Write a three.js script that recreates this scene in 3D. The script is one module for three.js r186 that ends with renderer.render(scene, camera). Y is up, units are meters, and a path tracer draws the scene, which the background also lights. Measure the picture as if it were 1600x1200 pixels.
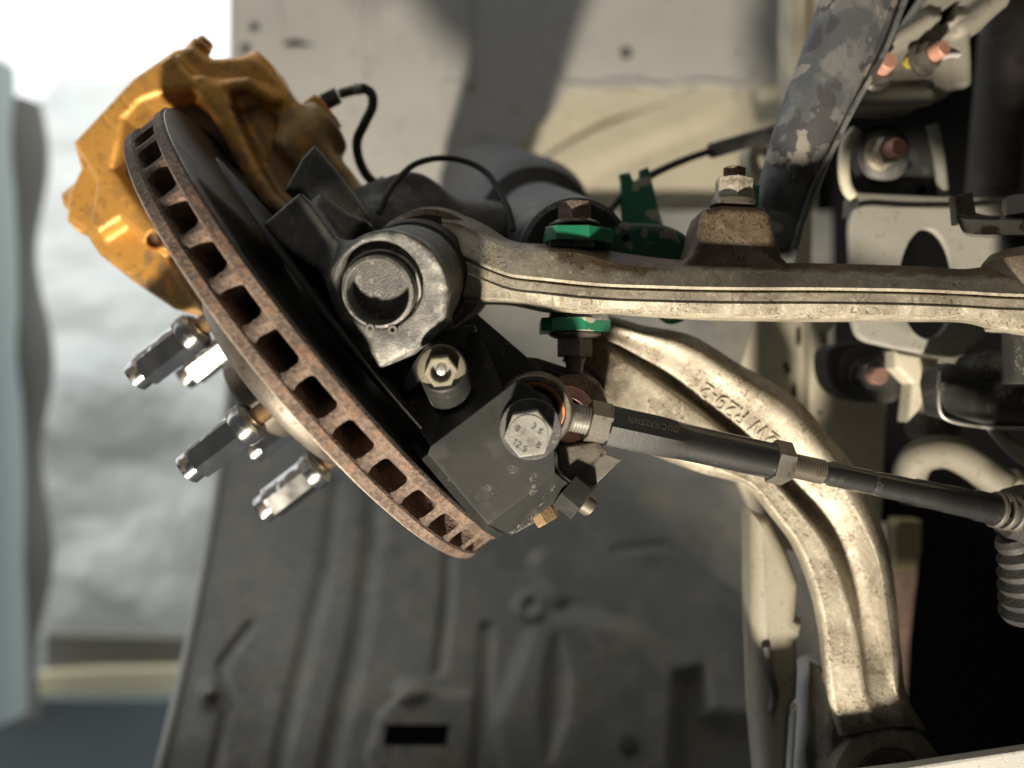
import * as THREE from 'three';
import { mergeGeometries, mergeVertices } from 'three/addons/utils/BufferGeometryUtils.js';
import { TextGeometry } from 'three/addons/geometries/TextGeometry.js';
import { FontLoader } from 'three/addons/loaders/FontLoader.js';
import { RectAreaLightUniformsLib } from 'three/addons/lights/RectAreaLightUniformsLib.js';

// ---------------------------------------------------------------- camera, sky, lamp, exposure
const scene = new THREE.Scene();
const FOV = 51, CAMZ = 0.45;
const camera = new THREE.PerspectiveCamera(FOV, 4 / 3, 0.02, 60);
camera.position.set(0, 0, CAMZ);
camera.lookAt(0, 0, -1);
camera.focus = 0.45; camera.userData.fStop = 2.6;
scene.add(camera);
const renderer = new THREE.WebGLRenderer({ antialias: true });
renderer.toneMapping = THREE.LinearToneMapping;
renderer.toneMappingExposure = 1.12;
renderer.shadowMap.enabled = true;

{ // overcast sky, a little cool, the same all the way round
  const w = 64, h = 32, d = new Float32Array(w * h * 4);
  for (let j = 0; j < h; j++) for (let i = 0; i < w; i++) {
    const e = (j + 0.5) / h * 180 - 90, k = (j * w + i) * 4;
    const b = e > 0 ? 1.35 + 0.15 * e / 90 : 0.15;
    d[k] = b * 0.97; d[k + 1] = b; d[k + 2] = b * 1.01; d[k + 3] = 1;
  }
  const t = new THREE.DataTexture(d, w, h, THREE.RGBAFormat, THREE.FloatType);
  t.mapping = THREE.EquirectangularReflectionMapping; t.magFilter = THREE.LinearFilter; t.minFilter = THREE.LinearFilter;
  t.needsUpdate = true;
  scene.background = t; scene.environment = t; scene.environmentIntensity = 1;
}
const LAMP_AT = new THREE.Vector3(-0.14, -1.10, 0.78), LAMP_TO = new THREE.Vector3(-0.02, 0.02, -0.1);
const LAMP_CD = 15.5;
const lamp = new THREE.SpotLight(new THREE.Color(1, 0.89, 0.72), LAMP_CD, 0, 1.0, 0.6, 2);
lamp.position.copy(LAMP_AT); lamp.target.position.copy(LAMP_TO);
lamp.castShadow = true; lamp.shadow.radius = 3.2; lamp.shadow.mapSize.set(2048, 2048);
scene.add(lamp); scene.add(lamp.target);

// ---------------------------------------------------------------- small tools
let seed = 1234567;
const rnd = () => { seed = (seed * 1664525 + 1013904223) >>> 0; return seed / 4294967296; };
const K = Math.tan(FOV / 2 * Math.PI / 180) / 600;
const V = (x, y, z) => new THREE.Vector3(x, y, z);
const S = z => (CAMZ - z) * K;                                   // metres per photo pixel at depth z
const P = (px, py, z = 0) => V((px - 800) * S(z), (600 - py) * S(z), z);
const clamp = (x, a, b) => Math.min(b, Math.max(a, x));
const sst = (a, b, x) => { const t = clamp((x - a) / (b - a), 0, 1); return t * t * (3 - 2 * t); };
const lerp = (a, b, t) => a + (b - a) * t;

// tileable noise
function hash2(i, j, s) { let h = (i * 374761393 + j * 668265263 + s * 2147483647) | 0; h = Math.imul(h ^ (h >>> 13), 1274126177); return ((h ^ (h >>> 16)) >>> 0) / 4294967296; }
function vn(u, v, n, s) {
  const x = u * n, y = v * n, i = Math.floor(x), j = Math.floor(y), fx = x - i, fy = y - j;
  const a = fx * fx * (3 - 2 * fx), b = fy * fy * (3 - 2 * fy), m = k => ((k % n) + n) % n;
  return lerp(lerp(hash2(m(i), m(j), s), hash2(m(i + 1), m(j), s), a), lerp(hash2(m(i), m(j + 1), s), hash2(m(i + 1), m(j + 1), s), a), b);
}
function fbm(u, v, n, s, o = 4) { let a = 0, w = 0.5, t = 0; for (let k = 0; k < o; k++) { a += w * vn(u, v, n << k, s + k); t += w; w *= 0.5; } return a / t; }
function n3(x, y, z) { // plain 3-d value noise
  const i = Math.floor(x), j = Math.floor(y), k = Math.floor(z), fx = x - i, fy = y - j, fz = z - k;
  const a = fx * fx * (3 - 2 * fx), b = fy * fy * (3 - 2 * fy), c = fz * fz * (3 - 2 * fz);
  const h = (p, q, r) => hash2(p + r * 57, q - r * 131, 7);
  return lerp(lerp(lerp(h(i, j, k), h(i + 1, j, k), a), lerp(h(i, j + 1, k), h(i + 1, j + 1, k), a), b),
    lerp(lerp(h(i, j, k + 1), h(i + 1, j, k + 1), a), lerp(h(i, j + 1, k + 1), h(i + 1, j + 1, k + 1), a), b), c);
}
function f3(p, s, o = 3) { let a = 0, w = 0.5, t = 0; for (let k = 0; k < o; k++) { a += w * n3(p.x * s + 17 * k, p.y * s + 5 * k, p.z * s - 9 * k); t += w; w *= 0.5; s *= 2.03; } return a / t; }

// textures: fn(u, v) -> [r, g, b (linear), roughness, height]
function surface(size, fn) {
  const c = new Uint8Array(size * size * 4), r = new Uint8Array(size * size * 4), b = new Uint8Array(size * size * 4);
  const enc = x => { x = clamp(x, 0, 1); return Math.round(255 * (x <= 0.0031308 ? 12.92 * x : 1.055 * Math.pow(x, 1 / 2.4) - 0.055)); };
  for (let j = 0; j < size; j++) for (let i = 0; i < size; i++) {
    const o = fn((i + 0.5) / size, (j + 0.5) / size), k = (j * size + i) * 4;
    c[k] = enc(o[0]); c[k + 1] = enc(o[1]); c[k + 2] = enc(o[2]); c[k + 3] = 255;
    r[k] = r[k + 1] = r[k + 2] = clamp(o[3] * 255, 0, 255); r[k + 3] = 255;
    b[k] = b[k + 1] = b[k + 2] = clamp(o[4] * 255, 0, 255); b[k + 3] = 255;
  }
  const mk = (a, srgb) => {
    const t = new THREE.DataTexture(a, size, size, THREE.RGBAFormat); t.wrapS = t.wrapT = THREE.RepeatWrapping;
    t.magFilter = THREE.LinearFilter; t.minFilter = THREE.LinearMipmapLinearFilter; t.generateMipmaps = true;
    if (srgb) t.colorSpace = THREE.SRGBColorSpace; t.needsUpdate = true; return t;
  };
  return { map: mk(c, true), roughnessMap: mk(r), bumpMap: mk(b) };
}
const mix3 = (a, b, t) => [lerp(a[0], b[0], t), lerp(a[1], b[1], t), lerp(a[2], b[2], t)];
function mat(tex, o = {}) {
  const { bump = 0.0004, ...rest } = o;
  const m = new THREE.MeshPhysicalMaterial({ ...rest, roughness: 1, side: THREE.DoubleSide });
  if (tex) { m.map = tex.map; m.roughnessMap = tex.roughnessMap; m.bumpMap = tex.bumpMap; m.bumpScale = bump; }
  if (rest.roughness !== undefined) m.roughness = rest.roughness;
  return m;
}
const lin = (r, g, b) => new THREE.Color().setRGB(r, g, b);
// one tile is 0.1 m
const T = {};
T.alu = surface(512, (u, v) => {
  const a = fbm(u, v, 5, 3, 5), b = fbm(u, v, 40, 9, 3), s = fbm(u, v, 14, 21, 4), g = vn(u, v, 200, 4);
  let c = mix3([0.31, 0.275, 0.215], [0.45, 0.405, 0.32], sst(0.3, 0.7, a));
  c = mix3(c, [0.20, 0.14, 0.09], sst(0.56, 0.74, s) * 0.6 * sst(0.45, 0.62, b));
  c = mix3(c, [0.62, 0.57, 0.47], sst(0.64, 0.74, fbm(u, v, 40, 33, 3)) * 0.5);
  c = mix3(c, [0.13, 0.085, 0.055], sst(0.66, 0.72, fbm(u, v, 88, 41, 2)) * sst(0.42, 0.6, fbm(u, v, 7, 44, 3)) * 0.85);
  c = c.map(x => x * (0.80 + 0.40 * g));
  return [...c, 0.48 + 0.25 * s, 0.5 * b + 0.3 * g + 0.2 * a];
});
T.rust = surface(512, (u, v) => {
  const a = fbm(u, v, 6, 51, 4), g = fbm(u, v, 60, 52, 3), h = vn(u, v, 220, 53);
  let c = mix3([0.085, 0.060, 0.047], [0.205, 0.145, 0.112], sst(0.3, 0.7, a * 0.5 + g * 0.5));
  c = mix3(c, [0.25, 0.12, 0.065], sst(0.62, 0.75, fbm(u, v, 20, 58, 3)) * 0.4);
  c = c.map(x => x * (0.75 + 0.5 * h));
  return [...c, 0.85, 0.6 * g + 0.4 * h];
});
T.dark = surface(512, (u, v) => {
  const a = fbm(u, v, 6, 71, 5), g = vn(u, v, 180, 72), p = fbm(u, v, 30, 75, 3);
  let c = mix3([0.055, 0.055, 0.056], [0.115, 0.112, 0.108], sst(0.3, 0.7, a));
  c = mix3(c, [0.2, 0.19, 0.17], sst(0.68, 0.76, p) * 0.5);
  c = c.map(x => x * (0.8 + 0.4 * g));
  return [...c, 0.5 + 0.25 * a, 0.5 * g + 0.5 * p];
});
T.black = surface(512, (u, v) => {
  const a = fbm(u, v, 5, 81, 5), g = vn(u, v, 160, 82);
  const sc = sst(0.70, 0.75, fbm(u * 1, v, 9, 84, 4)) * sst(0.55, 0.7, vn(u, v, 120, 88));
  let c = mix3([0.014, 0.015, 0.015], [0.026, 0.027, 0.026], a);
  c = mix3(c, [0.16, 0.15, 0.13], sc * 0.8);
  c = mix3(c, [0.09, 0.085, 0.075], sst(0.55, 0.8, fbm(u, v, 11, 86, 4)) * 0.22);
  return [...c, 0.40 + 0.22 * a + 0.06 * g, 0.5 * g + 0.5 * a];
});
T.panel = surface(512, (u, v) => {
  const a = fbm(u, v, 4, 91, 5), p = fbm(u, v, 24, 95, 3), g = vn(u, v, 140, 92);
  let c = mix3([0.39, 0.385, 0.37], [0.47, 0.465, 0.445], a);
  c = mix3(c, [0.26, 0.23, 0.19], sst(0.70, 0.80, p) * 0.6);
  c = c.map(x => x * (0.95 + 0.1 * g));
  return [...c, 0.55 + 0.2 * a, 0.6 * a + 0.4 * g];
});
T.liner = surface(512, (u, v) => {
  const a = fbm(u, v, 4, 101, 5), p = fbm(u, v, 20, 105, 3), g = vn(u, v, 140, 102);
  let c = mix3([0.16, 0.168, 0.166], [0.245, 0.25, 0.24], sst(0.25, 0.75, a));
  c = mix3(c, [0.34, 0.305, 0.25], sst(0.50, 0.62, fbm(u, v, 9, 108, 5)) * sst(0.4, 0.6, g * 0.4 + p * 0.6) * 0.55);
  c = mix3(c, [0.31, 0.28, 0.23], sst(0.58, 0.75, p) * 0.35);
  c = c.map(x => x * (0.93 + 0.14 * g));
  return [...c, 0.6 + 0.2 * a, 0.6 * a + 0.4 * g];
});
T.chip = surface(512, (u, v) => {
  const a = fbm(u, v, 5, 111, 5), b = fbm(u + 0.3, v, 7, 116, 5), g = vn(u, v, 170, 112);
  let c = mix3([0.10, 0.108, 0.115], [0.19, 0.19, 0.19], sst(0.42, 0.58, a));
  c = mix3(c, [0.065, 0.06, 0.066], sst(0.54, 0.60, b) * 0.85);
  c = mix3(c, [0.32, 0.29, 0.25], sst(0.66, 0.70, fbm(u, v, 6, 119, 5)) * 0.85);
  c = c.map(x => x * (0.85 + 0.3 * g));
  return [...c, 0.5 + 0.2 * b, 0.5 * b + 0.2 * g];
});
T.gold = surface(512, (u, v) => {
  const a = fbm(u, v, 5, 121, 4), g = vn(u, v, 230, 122), p = fbm(u, v, 26, 125, 3);
  let c = mix3([0.62, 0.31, 0.07], [0.72, 0.38, 0.09], a);
  c = mix3(c, [0.20, 0.115, 0.06], sst(0.66, 0.76, p) * 0.4);
  c = mix3(c, [0.22, 0.12, 0.06], sst(0.55, 0.75, fbm(u, v, 9, 127, 4)) * 0.35);
  c = c.map(x => x * (0.92 + 0.16 * g));
  return [...c, 0.34 + 0.18 * p, 0.6 * g + 0.4 * p];
});
T.steel = surface(256, (u, v) => {
  const a = fbm(u, v, 6, 131, 4), g = vn(u, v, 120, 132);
  let c = mix3([0.34, 0.33, 0.31], [0.48, 0.47, 0.44], a);
  c = mix3(c, [0.17, 0.11, 0.075], sst(0.62, 0.75, fbm(u, v, 18, 137, 3)) * 0.5);
  return [...c, 0.36 + 0.25 * a, 0.6 * g + 0.3 * a];
});
T.chrome = surface(256, (u, v) => {
  const a = fbm(u, v, 10, 141, 4), b = sst(0.50, 0.66, fbm(u, v, 9, 146, 4));
  const c = mix3([0.47, 0.47, 0.46], [0.14, 0.115, 0.085], b * 0.85);
  return [...c, 0.14 + 0.45 * b + 0.12 * a, 0.7 - 0.4 * b];
});
T.rubber = surface(256, (u, v) => {
  const a = fbm(u, v, 8, 151, 4), g = vn(u, v, 100, 152);
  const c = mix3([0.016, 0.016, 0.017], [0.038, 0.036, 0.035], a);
  return [...c, 0.55 + 0.2 * a, 0.5 * g + 0.5 * a];
});
T.green = surface(256, (u, v) => {
  const a = fbm(u, v, 7, 161, 4), p = sst(0.66, 0.69, fbm(u, v, 9, 166, 4));
  let c = mix3([0.012, 0.135, 0.07], [0.02, 0.20, 0.105], a);
  c = mix3(c, [0.42, 0.38, 0.31], p);
  return [...c, 0.35 + 0.3 * p, 0.8 - 0.6 * p];
});
T.copper = surface(256, (u, v) => {
  const a = fbm(u, v, 9, 171, 4), g = vn(u, v, 90, 172);
  return [...mix3([0.42, 0.20, 0.13], [0.62, 0.34, 0.25], a), 0.6, g];
});
T.foil = surface(512, (u, v) => {
  const a = fbm(u, v, 3, 181, 5), b = Math.abs(fbm(u, v * 1, 4, 186, 4) - 0.5) * 2;
  const w = fbm(u * 1, v, 8, 188, 3);
  return [...mix3([0.66, 0.685, 0.66], [0.84, 0.85, 0.80], a), 0.35 + 0.2 * w, 0.7 * b + 0.3 * w];
});
T.ground = surface(512, (u, v) => {
  const a = fbm(u, v, 6, 191, 5), g = vn(u, v, 200, 192);
  return [...mix3([0.07, 0.07, 0.07], [0.12, 0.12, 0.118], a).map(x => x * (0.85 + 0.3 * g)), 0.9, g];
});

const M = {
  alu: mat(T.alu, { metalness: 0.25, bump: 0.00028, vertexColors: true }),
  aluPlain: mat(T.alu, { metalness: 0.25, bump: 0.0006 }),
  rust: mat(T.rust, { bump: 0.0006 }),
  machined: mat(T.steel, { metalness: 0.6, bump: 0.0002, color: lin(1.1, 1.02, 0.92) }),
  dark: mat(T.dark, { metalness: 0.3, bump: 0.0002 }),
  darkV: mat(T.dark, { metalness: 0.25, bump: 0.0003, vertexColors: true }),
  black: mat(T.black, { bump: 0.00006, clearcoat: 0.12, clearcoatRoughness: 0.4 }),
  blackGloss: mat(T.black, { bump: 0.00008, color: lin(0.35, 0.35, 0.36), clearcoat: 0.8, clearcoatRoughness: 0.10 }),
  panel: mat(T.panel, { bump: 0.0003 }),
  beige: mat(T.panel, { bump: 0.0003, color: lin(1.2, 1.12, 0.92) }),
  liner: mat(T.liner, { bump: 0.0004 }),
  chip: mat(T.chip, { metalness: 0.2, bump: 0.0005 }),
  goldV: mat(T.gold, { metalness: 0.5, bump: 0.0004, clearcoat: 0.12, clearcoatRoughness: 0.3, vertexColors: true }),
  gold: mat(T.gold, { metalness: 0.5, bump: 0.0004, clearcoat: 0.12, clearcoatRoughness: 0.3 }),
  steel: mat(T.steel, { metalness: 0.75, bump: 0.0001 }),
  steelDark: mat(T.steel, { metalness: 0.7, bump: 0.0001, color: lin(0.42, 0.38, 0.34) }),
  zinc: mat(T.steel, { metalness: 0.7, bump: 0.00008, color: lin(0.45, 0.43, 0.40) }),
  chrome: mat(T.chrome, { metalness: 1, bump: 0.0002 }),
  shiny: mat(T.chrome, { metalness: 0.9, bump: 0.0003, color: lin(0.9, 0.88, 0.84) }),
  rubber: mat(T.rubber, { bump: 0.0003 }),
  green: mat(T.green, { bump: 0.0003, clearcoat: 0.4, clearcoatRoughness: 0.25 }),
  copper: mat(T.copper, { bump: 0.0003, metalness: 0.25 }),
  race: mat(T.copper, { bump: 0.0002, metalness: 0.5, color: lin(1.1, 0.85, 0.5) }),
  pink: mat(T.copper, { bump: 0.0003, color: lin(1.1, 1.15, 1.5) }),
  foil: mat(T.foil, { metalness: 0.15, bump: 0.05 }),
  ground: mat(T.ground, { bump: 0.002 }),
  stud: mat(T.steel, { metalness: 0.7, bump: 0.0002, color: lin(0.8, 0.58, 0.38) }),
  yellow: new THREE.MeshPhysicalMaterial({ color: lin(0.55, 0.42, 0.06), roughness: 0.5, side: THREE.DoubleSide }),
  void: new THREE.MeshPhysicalMaterial({ color: lin(0.012, 0.012, 0.013), roughness: 0.95, specularIntensity: 0, side: THREE.DoubleSide }),  // near-black that stands in for the darkness inside holes, gaps and bay
  ink: new THREE.MeshPhysicalMaterial({ color: lin(0.10, 0.097, 0.085), roughness: 0.6, side: THREE.DoubleSide }),
  engrave: new THREE.MeshPhysicalMaterial({ color: lin(0.07, 0.068, 0.06), roughness: 0.6, metalness: 0.4, side: THREE.DoubleSide }),
};

// geometry tools ---------------------------------------------------
function boxUV(geo, tile = 0.1) {                                  // each face is mapped along the axis it points along most, in metres
  let g = geo.index ? geo.toNonIndexed() : geo;
  const p = g.attributes.position, n = p.count, uv = new Float32Array(n * 2), a = V(), b = V(), c = V();
  for (let i = 0; i < n; i += 3) {
    a.fromBufferAttribute(p, i); b.fromBufferAttribute(p, i + 1); c.fromBufferAttribute(p, i + 2);
    const N = b.clone().sub(a).cross(c.clone().sub(a)), ax = Math.abs(N.x), ay = Math.abs(N.y), az = Math.abs(N.z);
    [a, b, c].forEach((q, k) => {
      let s, t;
      if (az >= ax && az >= ay) { s = q.x; t = q.y; } else if (ax >= ay) { s = q.z + 0.031; t = q.y; } else { s = q.x; t = q.z + 0.017; }
      uv[(i + k) * 2] = s / tile; uv[(i + k) * 2 + 1] = t / tile;
    });
  }
  g.setAttribute('uv', new THREE.BufferAttribute(uv, 2));
  return g;
}
function toCreasedNormals(geo, ang) {                              // smooth where faces meet below the angle, large faces weighing most
  const g = geo.index ? geo.toNonIndexed() : geo, p = g.attributes.position, n = p.count, F = n / 3, fn = new Float32Array(F * 3), fa = new Float32Array(F), a = V(), b = V(), c = V(), map = new Map(), key = new Array(n);
  for (let f = 0; f < F; f++) { a.fromBufferAttribute(p, 3 * f); b.fromBufferAttribute(p, 3 * f + 1); c.fromBufferAttribute(p, 3 * f + 2); b.sub(a); c.sub(a); b.cross(c); const L = b.length(); fa[f] = L; if (L > 0) b.divideScalar(L); fn.set([b.x, b.y, b.z], 3 * f); }
  for (let i = 0; i < n; i++) { const k = Math.round(p.getX(i) * 1e6) + '_' + Math.round(p.getY(i) * 1e6) + '_' + Math.round(p.getZ(i) * 1e6); let l = map.get(k); if (!l) map.set(k, l = []); l.push((i / 3) | 0); key[i] = l; }
  const out = new Float32Array(n * 3), cs = Math.cos(ang);
  for (let i = 0; i < n; i++) {
    const f = (i / 3) | 0; let x = 0, y = 0, z = 0;
    for (const q of key[i]) if (fn[3 * q] * fn[3 * f] + fn[3 * q + 1] * fn[3 * f + 1] + fn[3 * q + 2] * fn[3 * f + 2] >= cs) { const w = fa[q]; x += fn[3 * q] * w; y += fn[3 * q + 1] * w; z += fn[3 * q + 2] * w; }
    const L = Math.hypot(x, y, z) || 1; out[3 * i] = x / L; out[3 * i + 1] = y / L; out[3 * i + 2] = z / L;
  }
  g.setAttribute('normal', new THREE.BufferAttribute(out, 3)); return g;
}
function crease(geo, ang = 0.6) { if (geo.attributes.uv) geo.deleteAttribute('uv'); geo.deleteAttribute('normal'); let g = mergeVertices(geo, 1e-6); return toCreasedNormals(g, ang); }
function obj(name, geo, material, parent = scene, tile = 0.1) {
  const list = Array.isArray(geo) ? geo : [geo];
  const made = list.map(g => { let q = boxUV(g, tile); if (!q.attributes.normal) q.computeVertexNormals(); for (const k of Object.keys(q.attributes)) if (!['position', 'normal', 'uv', 'color'].includes(k)) q.deleteAttribute(k); return q; });
  const m = new THREE.Mesh(made.length > 1 ? mergeGeometries(made) : made[0], material);
  m.name = name; m.castShadow = m.receiveShadow = true; parent.add(m); return m;
}
const used = {};
function numbered(n) { if (!used[n]) { used[n] = 1; return n; } return n + '_' + String(used[n]++).padStart(3, '0'); }
function thing(name, label, category, at = V(0, 0, 0), group) {
  const o = new THREE.Group(); o.name = numbered(name); o.userData = { label, category }; if (group) o.userData.group = group;
  o.userData.pivot = null; delete o.userData.pivot; o.position.copy(at); scene.add(o); o._at = at.clone(); return o;
}
function tag(m, label, category, group) { m.name = numbered(m.name); Object.assign(m.userData, { label, category }); if (group) m.userData.group = group; return m; }
function struct(name, geo, material, tile) { const m = obj(name, geo, material, scene, tile); m.userData.kind = 'structure'; return m; }
// parts are modelled where they stand; seat() moves them under the pivot of their thing
function seat(t) { t.children.forEach(c => { if (!c._local) c.position.sub(t._at); }); return t; }
const AX = V(0, 1, 0);
function along(geo, p0, dir) { const q = new THREE.Quaternion().setFromUnitVectors(AX, dir.clone().normalize()); geo.applyQuaternion(q); geo.translate(p0.x, p0.y, p0.z); return geo; }
function lathe(p0, dir, prof, seg = 40, ang = 0.6) {               // prof: [radius, distance along dir]
  const g = new THREE.LatheGeometry(prof.map(q => new THREE.Vector2(Math.max(q[0], 1e-5), q[1])), seg);
  return along(crease(g, ang), p0, dir);
}
function rod(p0, p1, r, seg = 24, ch = 0.0006) {
  const d = p1.clone().sub(p0), L = d.length();
  return lathe(p0, d, [[0, 0], [r - ch, 0], [r, ch], [r, L - ch], [r - ch, L], [0, L]], seg);
}
function ringGeo(p0, dir, ri, ro, h, ch = 0.0006, seg = 48) { return lathe(p0, dir, [[ri, ch], [ri + ch, 0], [ro - ch, 0], [ro, ch], [ro, h - ch], [ro - ch, h], [ri + ch, h], [ri, h - ch], [ri, ch]], seg); }
function hexGeo(p0, dir, af, h, turn = 0, bore = 0, seg = 6) {     // chamfered hexagon with a conical top
  const R = af / Math.sqrt(3), sh = new THREE.Shape();
  for (let k = 0; k < seg; k++) { const a = turn + k * 2 * Math.PI / seg; sh[k ? 'lineTo' : 'moveTo'](R * Math.cos(a), R * Math.sin(a)); }
  sh.closePath();
  if (bore) { const hole = new THREE.Path(); hole.absarc(0, 0, bore, 0, Math.PI * 2); sh.holes.push(hole); }
  const g = new THREE.ExtrudeGeometry(sh, { depth: h - 0.0012, bevelEnabled: true, bevelThickness: 0.0006, bevelSize: 0.0007, bevelOffset: -0.0007, bevelSegments: 2, curveSegments: 20 });
  g.translate(0, 0, 0.0006); g.rotateX(-Math.PI / 2);
  return along(crease(g, 0.5), p0, dir);
}
function threads(p0, dir, r, L, pitch = 0.0016, dep = 0.0007, seg = 24) {
  const pr = [[0, 0]]; const n = Math.round(L / pitch);
  for (let k = 0; k < n; k++) { pr.push([r - dep, k * pitch]); pr.push([r, (k + 0.5) * pitch]); }
  pr.push([r - dep, n * pitch]); pr.push([0, n * pitch]);
  return lathe(p0, dir, pr, seg, 0.3);
}
function tube(pts, r, { seg = 60, rad = 14, rf, closed = false, tension = 0.5 } = {}) {
  const c = new THREE.CatmullRomCurve3(pts, closed, 'centripetal', tension);
  const fr = c.computeFrenetFrames(seg, closed), pos = [], idx = [];
  for (let i = 0; i <= seg; i++) {
    const q = c.getPointAt(i / seg), R = rf ? rf(i / seg) : r;
    for (let j = 0; j < rad; j++) { const a = j / rad * Math.PI * 2; const v = q.clone().addScaledVector(fr.normals[i], R * Math.cos(a)).addScaledVector(fr.binormals[i], R * Math.sin(a)); pos.push(v.x, v.y, v.z); }
  }
  for (let i = 0; i < seg; i++) for (let j = 0; j < rad; j++) { const a = i * rad + j, b = i * rad + (j + 1) % rad, d = a + rad, e = b + rad; idx.push(a, b, d, b, e, d); }
  for (const i of [0, seg]) { const q = c.getPointAt(i / seg), k = pos.length / 3; pos.push(q.x, q.y, q.z); for (let j = 0; j < rad; j++) idx.push(k, i * rad + j, i * rad + (j + 1) % rad); }
  const g = new THREE.BufferGeometry(); g.setAttribute('position', new THREE.Float32BufferAttribute(pos, 3)); g.setIndex(idx); g.computeVertexNormals();
  return toCreasedNormals(g, 0.9);
}
function shapeOf(pts, z) { const s = new THREE.Shape(); pts.forEach((q, i) => { const w = P(q[0], q[1], z); s[i ? 'lineTo' : 'moveTo'](w.x, w.y); }); s.closePath(); return s; }
function smoothPoly(pts, n = 6) { // closed Catmull-Rom through the points
  const c = new THREE.CatmullRomCurve3(pts.map(q => V(q[0], q[1], 0)), true, 'centripetal'); return c.getPoints(pts.length * n).slice(0, -1).map(q => [q.x, q.y]);
}
const circlePts = (cx, cy, r, n = 32, ry = r) => Array.from({ length: n }, (_, k) => [cx + r * Math.cos(k / n * 2 * Math.PI), cy + ry * Math.sin(k / n * 2 * Math.PI)]);
function ex(pts, zf, zb, { bevel = 0.0015, holes = [], seg = 2, ang = 0.5 } = {}) { // outline in photo pixels at its front depth zf, reaching back to zb
  const s = shapeOf(pts, zf); for (const h of holes) s.holes.push(shapeOf(h, zf));
  const d = zf - zb, g = new THREE.ExtrudeGeometry(s, { depth: Math.max(d - 2 * bevel, 1e-4), bevelEnabled: bevel > 0, bevelThickness: bevel, bevelSize: bevel, bevelOffset: -bevel, bevelSegments: seg });
  g.translate(0, 0, zb + bevel);
  return crease(g, ang);
}
function loft(rows, { smooth = 0, n = 120, closed = true, caps = true, ang = 0.55, sub = 3 } = {}) { // rows of points, smoothed along the rows
  if (smooth) rows = rows.map(r => new THREE.CatmullRomCurve3(r, true, 'centripetal').getPoints(smooth).slice(0, -1));
  const m = rows[0].length, cols = [];
  for (let j = 0; j < m; j++) cols.push(new THREE.CatmullRomCurve3(rows.map(r => r[j]), false, 'centripetal'));
  const pos = [], idx = [], pts = cols.map(c => c.getPoints(n));
  const W = closed ? m * sub : (m - 1) * sub + 1;
  for (let i = 0; i <= n; i++) for (let j = 0; j < W; j++) { const a = Math.floor(j / sub), t = j / sub - a, p = pts[a][i].clone().lerp(pts[(a + 1) % m][i], t); pos.push(p.x, p.y, p.z); }
  for (let i = 0; i < n; i++) for (let j = 0; j < (closed ? W : W - 1); j++) { const a = i * W + j, b = i * W + (j + 1) % W; idx.push(a, a + W, b, b, a + W, b + W); }
  if (caps && closed) for (const i of [0, n]) { const c = V(); for (let j = 0; j < m; j++) c.add(pts[j][i]); c.divideScalar(m); const k = pos.length / 3; pos.push(c.x, c.y, c.z); for (let j = 0; j < W; j++) idx.push(k, i * W + j, i * W + (j + 1) % W); }
  const g = new THREE.BufferGeometry(); g.setAttribute('position', new THREE.Float32BufferAttribute(pos, 3)); g.setIndex(idx);
  g.computeVertexNormals(); return toCreasedNormals(g, ang);
}
function tint(geo, fn) { // vertex colours from the place of each vertex
  const p = geo.attributes.position, c = new Float32Array(p.count * 3), q = V();
  for (let i = 0; i < p.count; i++) { q.fromBufferAttribute(p, i); const o = fn(q); c[3 * i] = o[0]; c[3 * i + 1] = o[1]; c[3 * i + 2] = o[2]; }
  geo.setAttribute('color', new THREE.BufferAttribute(c, 3)); return geo;
}
const toPx = q => [800 + q.x / S(q.z), 600 - q.y / S(q.z)];
// signed distances and a surface-nets mesher
function polyD(pts) { // pts in metres
  return (x, y) => {
    let d = 1e9, s = 1;
    for (let i = 0, n = pts.length, j = n - 1; i < n; j = i, i++) {
      const ex_ = pts[j][0] - pts[i][0], ey = pts[j][1] - pts[i][1], wx = x - pts[i][0], wy = y - pts[i][1];
      const t = clamp((wx * ex_ + wy * ey) / (ex_ * ex_ + ey * ey), 0, 1), bx = wx - ex_ * t, by = wy - ey * t;
      d = Math.min(d, bx * bx + by * by);
      const c1 = y >= pts[i][1], c2 = y < pts[j][1], c3 = ex_ * wy > ey * wx;
      if ((c1 && c2 && c3) || (!c1 && !c2 && !c3)) s = -s;
    }
    return s * Math.sqrt(d);
  };
}
function slab(pxPts, zf, zb, r = 0.004) {
  const f = polyD(pxPts.map(q => { const w = P(q[0], q[1], zf); return [w.x, w.y]; })), zc = (zf + zb) / 2, hz = (zf - zb) / 2;
  return p => { const a = f(p.x, p.y) + r, b = Math.abs(p.z - zc) - hz + r; return Math.min(Math.max(a, b), 0) + Math.hypot(Math.max(a, 0), Math.max(b, 0)) - r; };
}
const smin = (a, b, k) => { const h = Math.max(k - Math.abs(a - b), 0) / k; return Math.min(a, b) - h * h * k * 0.25; };
const smax = (a, b, k) => -smin(-a, -b, k);
function capD(a, b, r0, r1 = r0) { const ba = b.clone().sub(a), L2 = ba.lengthSq(); return p => { const px = p.x - a.x, py = p.y - a.y, pz = p.z - a.z, t = clamp((px * ba.x + py * ba.y + pz * ba.z) / L2, 0, 1); return Math.hypot(px - ba.x * t, py - ba.y * t, pz - ba.z * t) - lerp(r0, r1, t); }; }
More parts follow.
